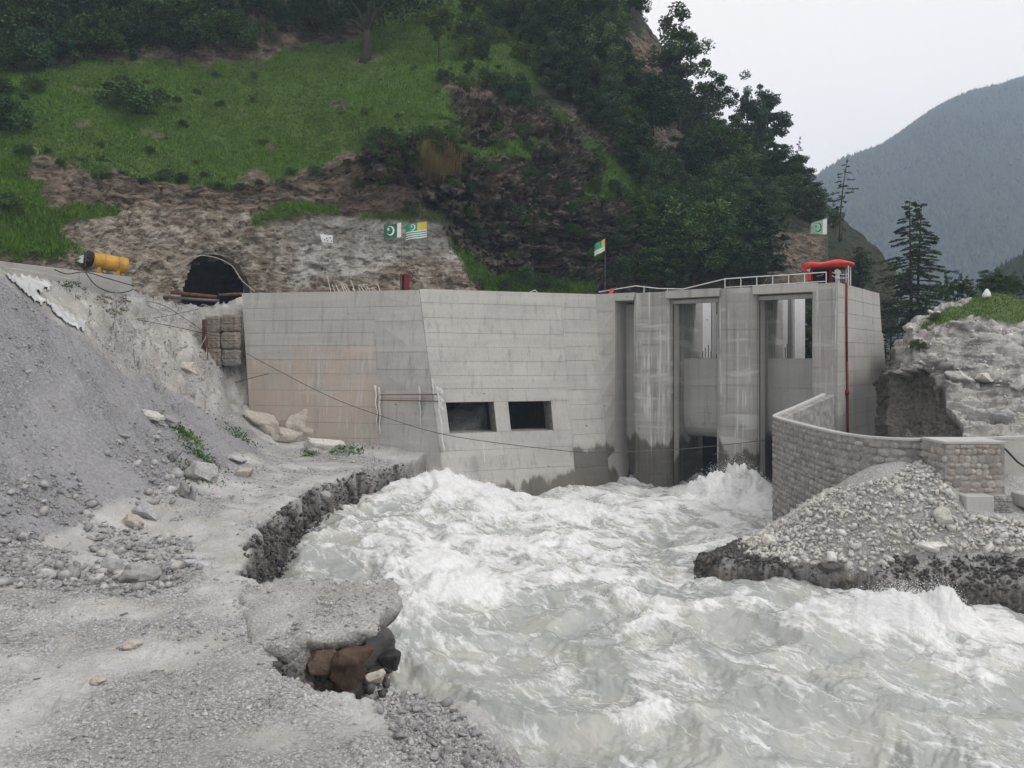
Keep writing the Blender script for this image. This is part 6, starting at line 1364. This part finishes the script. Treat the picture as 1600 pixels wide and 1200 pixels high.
def fill(poly, spacing, hmin, hmax, kinds, mats, zones, group, seed, nmax, wide=(.85, 1.25), name='broadleaf_tree', noun='tree'):
    q = np.random.default_rng(seed); poly = np.array(poly, float); got = []
    U_ = q.uniform(poly[:, 0].min(), poly[:, 0].max(), 9000); V_ = q.uniform(poly[:, 1].min(), poly[:, 1].max(), 9000); ok_ = pip(poly, U_, V_)
    for b_ in BARE: ok_ &= ~pip(b_, U_, V_ - 25)
    for u_, v_ in zip(U_[ok_], V_[ok_]):
        if len(got) >= nmax: break
        if any((u_ - a) ** 2 + ((v_ - b) * 1.5) ** 2 < spacing ** 2 for a, b in got): continue
        got.append((u_, v_)); kd = kinds[int(q.integers(len(kinds)))]; mt = mats[int(q.integers(len(mats)))]; hh = q.uniform(hmin, hmax)
        size = 'large' if hh > hmin + .66 * (hmax - hmin) else 'small' if hh < hmin + .33 * (hmax - hmin) else 'middling'
        zone = min(zones, key=lambda z_: (z_[0] - u_) ** 2 + (z_[1] - v_) ** 2)[2]
        hill_tree(u_, v_, hh, kd, int(q.integers(6)), mt, '%s %s %s %s %s' % (size, SHAPE[kd], TONE[mt], noun, zone), group, q.uniform(*wide), name)
    return len(got)
fill([(760, 20), (850, 110), (905, 200), (950, 240), (1000, 290), (1035, 255), (1010, 180), (975, 130), (1000, 60), (985, -30), (760, -40)], 27, 75, 135, ('col', 'round', 'col'), ('leaf_blue', 'leaf_dark', 'leaf_blue', 'leaf'), [(800, 20, 'above the upper meadow edge'), (880, 120, 'in the forest above the crag'), (940, 20, 'in the forest at the top of the picture'), (960, 200, 'in the forest right of the crag top'), (1000, 100, 'beside the brown cliff on the skyline')], 'trees of the upper forest', 1, 75)
fill([(1005, 300), (1060, 250), (1110, 235), (1180, 285), (1240, 310), (1290, 360), (1200, 360), (1190, 455), (1005, 455)], 27, 55, 95, ('round', 'round', 'col'), ('leaf', 'leaf_dark', 'leaf_blue', 'leaf'), [(1030, 330, 'in the forest just right of the crag'), (1030, 430, 'behind the deck beside the dark crag'), (1110, 430, 'behind the deck above the first gate bay'), (1180, 430, 'behind the deck above the second pier'), (1110, 280, 'in the middle of the lower forest'), (1200, 320, 'below the ridge left of the straggly conifer'), (1270, 350, 'on the ridge end by the pale flag')], 'trees of the lower forest', 2, 70, (1.0, 1.5))
fill([(1010, 160), (1050, 165), (1120, 225), (1250, 305), (1240, 330), (1080, 250), (1030, 200)], 30, 26, 46, ('round', 'shrub'), ('leaf_blue', 'leaf_dark', 'leaf'), [(1040, 180, 'under the tallest ridge tree'), (1110, 230, 'on the ridge below the rounded tree'), (1180, 280, 'on the ridge below the forked tree'), (1240, 310, 'on the ridge beside the straggly conifer')], 'trees along the ridge', 3, 26, (.9, 1.3))
fill([(-120, 20), (560, 10), (540, 55), (420, 60), (380, 92), (250, 100), (100, 112), (-120, 118)], 36, 55, 100, ('shrub', 'shrub', 'round'), ('leaf_dark', 'leaf_dark', 'leaf'), [(-60, 70, 'at the left rim above the meadow'), (100, 70, 'above the left end of the meadow'), (230, 60, 'above the wide meadow bush'), (370, 50, 'above the middle of the meadow'), (500, 40, 'just left of the big meadow tree')], 'trees above the meadow', 4, 46, (.7, 1.0))
fill([(-150, -60), (760, -60), (740, 0), (560, 10), (-150, 10)], 40, 80, 120, ('round', 'col'), ('leaf_dark', 'leaf_blue'), [(-60, -20, 'in the top left corner wood'), (150, -20, 'in the wood along the top left edge'), (350, -20, 'in the wood along the top edge'), (600, -20, 'at the top edge behind the big meadow tree')], 'trees of the top wood', 5, 46, (.9, 1.4))
fill([(-120, 125), (60, 120), (60, 190), (20, 330), (-120, 400)], 30, 22, 40, ('shrub',), ('leaf', 'leaf_bright'), [(0, 150, 'at the top of the grassy left slope'), (0, 250, 'halfway up the grassy left slope'), (0, 350, 'low on the grassy left slope')], 'bushes on the left slope', 6, 14, (.9, 1.4), 'shrub', 'bush')
fill([(120, 120), (420, 105), (700, 105), (700, 190), (520, 240), (300, 275), (120, 235)], 40, 6, 15, ('shrub',), ('leaf', 'leaf_bright', 'leaf_dark'), [(180, 200, 'on the left part of the meadow'), (380, 240, 'low in the middle of the meadow'), (380, 140, 'high in the middle of the meadow'), (600, 170, 'on the right part of the meadow')], 'tufts on the meadow', 8, 34, (.9, 1.5), 'shrub', 'tuft')
fill([(610, 10), (660, -10), (780, -10), (850, 110), (835, 165), (770, 140), (715, 110), (700, 60)], 26, 20, 48, ('shrub', 'shrub', 'round'), ('leaf', 'leaf_dark', 'leaf_bright'), [(650, 0, 'at the top of the upper meadow'), (720, 60, 'on the right shoulder of the meadow'), (800, 60, 'where the upper meadow meets the forest'), (800, 140, 'on the grassy rim above the crag')], 'bushes on the meadow shoulder', 11, 24, (.7, 1.1), 'shrub', 'bush')
fill([(720, 170), (850, 190), (930, 240), (1000, 320), (1000, 440), (860, 430), (760, 400), (700, 300)], 34, 10, 26, ('shrub',), ('leaf', 'leaf_dark', 'leaf_bright'), [(780, 230, 'on the upper left of the dark crag'), (800, 360, 'on the lower left of the dark crag'), (900, 300, 'in the middle of the dark crag'), (940, 400, 'on the lower right of the dark crag')], 'plants on the crag', 12, 30, (.8, 1.3), 'shrub', 'plant')
fill([(60, 235), (200, 262), (400, 280), (560, 240), (570, 262), (400, 300), (200, 290), (60, 255)], 30, 8, 20, ('shrub',), ('leaf', 'leaf_dark', 'leaf_bright'), [(120, 250, 'along the lower left rim of the meadow'), (320, 285, 'on the meadow rim above the tunnel'), (500, 260, 'on the meadow rim left of the brow')], 'plants along the meadow rim', 13, 18, (1.0, 1.7), 'shrub', 'plant')
# conifers
def conifer(name, p, h, label, seed, nb=70, reach=.22, mat='needle', lean=(0, 0), bare=.22, dens=34, leaf=.0085, droop=.35, top_thin=1.0, group=None):
    q = np.random.default_rng(seed); root = empty(name, p); tag(root, label, 'tree', group); mb = MB(); pts = [np.array([lean[0] * t * t, lean[1] * t, t]) * h for t in np.linspace(-.02, 1, 12)]
    mb.tube(pts, .014 * h, 8, .0022 * h); C = []; Rn = []
    for k in range(nb):
        t = bare + (1 - bare) * (k + q.random()) / nb; s = np.array([lean[0] * t * t, lean[1] * t, t]) * h; a = q.uniform(0, 2 * np.pi); L = reach * h * (1 - ((t - bare) / (1 - bare)) ** 1.3 * .88) * q.uniform(.55, 1.1) * (1 if t < .9 else top_thin)
        d = np.array([math.cos(a), math.sin(a), 0]); br = [s + d * L * f_ + np.array([0, 0, L * (.10 * f_ - droop * f_ * f_ + .12 * f_ ** 3)]) for f_ in np.linspace(0, 1, 6)]
        mb.tube(br, .0034 * h * (.4 + .6 * (1 - t)), 4, .0007 * h, cap=False)
        n_ = int(dens * max(.25, L / (reach * h))); f_ = .25 + .75 * q.random(n_) ** .8; side = np.array([-d[1], d[0], 0])
        P_ = s + d * (L * f_)[:, None] + np.stack([0 * f_, 0 * f_, L * (.10 * f_ - droop * f_ ** 2 + .12 * f_ ** 3)], 1) + side * (q.normal(0, .10, n_) * L * np.sin(f_ * 2.6 + .3))[:, None] + np.array([0, 0, -.004 * h]) * q.random(n_)[:, None]
        C.append(P_); Rn.append(np.clip(q.normal(.5, .2) + q.normal(0, .15, n_), 0, 1))
    link('trunk', mb.mesh(True), M['bark'], root); link('crown', leaf_mesh(np.concatenate(C), leaf * h, np.concatenate(Rn), q, 1.4), M[mat], root); return root
pA, pB = at(1424, 572, 108), at(1433, 556, 111)
conifer('deodar_tree', pA, 258 * 108 / FPX, 'tall thin-branched conifer, left of the pair beside the dam', 1, 110, .30, bare=.13, lean=(-.012, 0), dens=260, leaf=.0105)
conifer('deodar_tree', pB, 238 * 111 / FPX, 'tall thin-branched conifer, right of the pair beside the dam', 2, 100, .30, bare=.17, lean=(.03, 0), dens=260, leaf=.0105)
conifer('conifer_snag', at(1312, 375, 128), 128 * 128 / FPX, 'leaning dead-topped conifer standing on the ridge beside the flag', 3, 22, .22, bare=.42, lean=(.10, 0), dens=45, leaf=.018, droop=.25)
conifer('bare_snag', at(1315, 375, 127), 55 * 127 / FPX, 'short bare snag leaning beside the dead-topped conifer', 4, 4, .10, bare=.7, lean=(.16, 0), dens=4, leaf=.012)
conifer('thin_conifer', at(1243, 292, 150), 78 * 150 / FPX, 'thin straggly conifer alone on the skyline', 5, 24, .15, bare=.2, lean=(.10, 0), dens=34, leaf=.024)
conifer('small_conifer', at(1256, 296, 150), 30 * 150 / FPX, 'little conifer at the foot of the thin straggly one', 6, 12, .2, bare=.2, dens=10, leaf=.03)
for k, (u_, v_, h_, Y_, lab) in enumerate(((1392, 575, 120, 125, 'dark conifer behind the tall pair, nearest the dam'), (1410, 600, 95, 130, 'short dark conifer low behind the tall pair'), (1403, 540, 110, 140, 'hazy conifer between the dam and the tall pair'), (1450, 560, 70, 140, 'dark conifer right behind the tall pair'), (1384, 560, 80, 135, 'dark conifer touching the dam end'))):
    conifer('conifer', at(u_, v_, Y_), h_ * Y_ / FPX, lab, 20 + k, 46, .26, bare=.06, dens=80, leaf=.018, droop=.25)
# trees on and behind the outcrop
for k, (u_, v_, h_, w_, kind, lab) in enumerate(((1478, 492, 72, .8, 'airy', 'dark bare-stemmed tree, first behind the outcrop'), (1496, 490, 70, .9, 'airy', 'dark tall tree behind the outcrop, second of the row'), (1512, 484, 58, 1.0, 'airy', 'dark tree behind the outcrop, third of the row'), (1548, 468, 52, 1.2, 'round', 'dark bushy tree behind the white perched stone'), (1572, 470, 46, 1.0, 'round', 'dark shrubby tree right of the white perched stone'), (1584, 472, 50, .9, 'airy', 'thin dark tree near the right rim behind the outcrop'), (1602, 474, 52, 1.1, 'airy', 'dark tree at the right rim behind the outcrop'), (1444, 520, 62, .6, 'airy', 'slim dark sapling left of the outcrop top'), (1452, 512, 30, .8, 'round', 'small dark bush at the left shoulder of the outcrop'))):
    plant('broadleaf_tree', kind, k, 'leaf_dark', at(u_, v_ + 4, 88), h_ * 88 / FPX, lab, 'tree', 'trees behind the outcrop', wide=w_)
for k, (u_, v_, h_, lab) in enumerate(((1438, 556, 22, 'dark bush clinging to the left edge of the outcrop'), (1462, 502, 16, 'low dark bush on the outcrop shoulder'), (1590, 480, 14, 'small bush in the grass on the outcrop'))):
    p = on_outcrop(u_, v_); plant('shrub', 'shrub', k, 'leaf_dark', p, h_ * p[1] / FPX, lab, 'shrub', wide=1.0)
# weeds on the near bank
def weed(u, v, Y, w, label, seed, n=500, h=.5):
    q = np.random.default_rng(seed); c = at(u, v, Y); x_ = c[0] + q.normal(0, w / 2, n); y_ = c[1] + q.normal(0, w / 2.5, n); z_ = zL(x_, y_)[0]
    C = np.stack([x_, y_, z_ + h * q.random(n) ** 1.5], 1); me = leaf_mesh(C, .12, np.clip(q.normal(.55, .25, n), 0, 1), q, .2); o = link('weed_patch', me, M['leaf_weed']); tag(o, label, 'weeds', kind='stuff'); return o
weed(292, 654, 62, 1.6, 'green weed patch beside the oblong boulders', 1); weed(318, 672, 60, 1.4, 'green weeds just below the upper weed patch', 2, 300); weed(303, 690, 57, 1.8, 'lowest pale green weed patch on the bank', 3, 320, .3)
weed(372, 652, 72, 1.8, 'sparse weeds by the left foot of the dam', 4, 260, .4); weed(484, 692, 73, .9, 'tuft of weeds between the pale boulders', 5, 160, .5); weed(545, 692, 74, 1.9, 'low weeds along the foot of the dam wall', 6, 320, .5); weed(115, 475, 68, 1.6, 'green tuft beside the hanging white sheet', 7, 260, .5)
# grass blades on the meadow and ledges
r = np.random.default_rng(6); gi = np.nonzero((grass > .35) & (v0_ > -20) & (v0_ < 470) & (u0 > -178))[0]; n = 155000
gi = r.choice(gi, n, p=(grass[gi] / grass[gi].sum())); B = Pd[gi] + (r.random((n, 3)) - .5) * np.array([.75, .6, .0]); jit = (r.random(n) - .5)
up = np.stack([r.normal(0, .35, n), r.normal(-.15, .3, n), np.ones(n)], 1); patch = .75 * fbm(B * np.array([.05, .05, .09]), 3) + .45 * fbm(B * .3, 3); hgt = r.uniform(.18, .52, n) * (1 + .7 * np.clip(patch, -.6, 1)); a = r.uniform(0, np.pi, n); sdv = np.stack([np.cos(a), np.sin(a), 0 * a], 1) * .065
B[:, 2] -= .08
V = np.stack([B - sdv, B + sdv, B + up * hgt[:, None]], 1).reshape(-1, 3); me = mesh_np(V, np.arange(3 * n).reshape(n, 3)); add_attr(me, 'rand', np.repeat(np.clip(.5 + .5 * patch + r.normal(0, .16, n), 0, 1), 3))
gs = link('meadow_grass', me, M['grass_blade']); tag(gs, 'green grass covering the meadow and the ledges', 'grass', kind='stuff')
# dry hanging grass under the brow
n = 2600; hu_ = r.normal(688, 13, n); hv_ = r.uniform(222, 262, n); B = np.stack([on_hill(a_, b_)[0] for a_, b_ in zip(hu_[:260], hv_[:260])]); B = np.repeat(B, 10, 0) + r.normal(0, .35, (n, 3)); B[:, 1] -= .7
L_ = r.uniform(.8, 2.2, n); V = np.stack([B, B + np.array([.06, 0, 0]), B + np.stack([r.normal(0, .15, n), -.1 + 0 * L_, -L_], 1)], 1).reshape(-1, 3)
me = mesh_np(V, np.arange(3 * n).reshape(n, 3)); add_attr(me, 'rand', np.repeat(r.random(n), 3)); hg = link('dry_grass', me, M['grass_dry']); tag(hg, 'dry straw hanging below the overhanging brow', 'grass', kind='stuff')
n = 9000; gi = r.choice(np.nonzero(og > .5)[0], n); B = fo[gi] + (r.random((n, 3)) - .5) * np.array([.5, .5, 0]); hgt = r.uniform(.1, .3, n); V = np.stack([B - [.05, 0, .03], B + [.05, 0, -.03], B + np.stack([r.normal(0, .1, n), r.normal(0, .1, n), hgt], 1)], 1).reshape(-1, 3)
me = mesh_np(V, np.arange(3 * n).reshape(n, 3)); add_attr(me, 'rand', np.repeat(r.random(n), 3)); og_ = link('outcrop_grass', me, M['grass_blade']); tag(og_, 'short grass on the outcrop top', 'grass', kind='stuff')

plant('broadleaf_tree', 'col', 0, 'leaf_dark', at(1266, 600, 96), 150 * 96 / FPX, 'dark tree seen through the second gate bay beside its pale columns', 'tree', wide=1.1)
plant('broadleaf_tree', 'col', 1, 'leaf_dark', at(1276, 600, 99), 140 * 99 / FPX, 'dark tree hidden mostly behind the end pier', 'tree', wide=1.1)
# tell apart what still shares a label, by its place in the picture
byl = {}
for o in list(COL.objects):
    if o.parent is None and 'label' in o and o.get('category'): byl.setdefault(o['label'], []).append(o)
for lab, os_ in byl.items():
    if len(os_) < 2: continue
    os_.sort(key=lambda o: o.location.x / max(o.location.y, 1)); n = len(os_)
    for k, o in enumerate(os_):
        w_ = 'leftmost' if k == 0 else 'rightmost' if k == n - 1 else 'middle' if n == 3 else ('second', 'third', 'fourth', 'fifth', 'sixth')[min(k - 1, 4)] + ' from left'
        o['label'] = lab + ', ' + w_
# ================================================================== AIR
hz_ = MB().box((0, 680, 285), (4940, 2800, 590)).build('haze', None); hz_['kind'] = 'stuff'; hz_['label'] = 'pale blue haze filling the valley'; hz_['category'] = 'haze'
vm = bpy.data.materials.new('haze'); vm.use_nodes = True; vn = vm.node_tree.nodes; vn.clear(); vo = vn.new('ShaderNodeOutputMaterial'); pv = vn.new('ShaderNodeVolumePrincipled')
pv.inputs['Color'].default_value = (.64, .79, 1.0, 1); pv.inputs['Density'].default_value = .00036; pv.inputs['Anisotropy'].default_value = .0
vm.node_tree.links.new(pv.outputs[0], vo.inputs['Volume']); hz_.data.materials.append(vm)
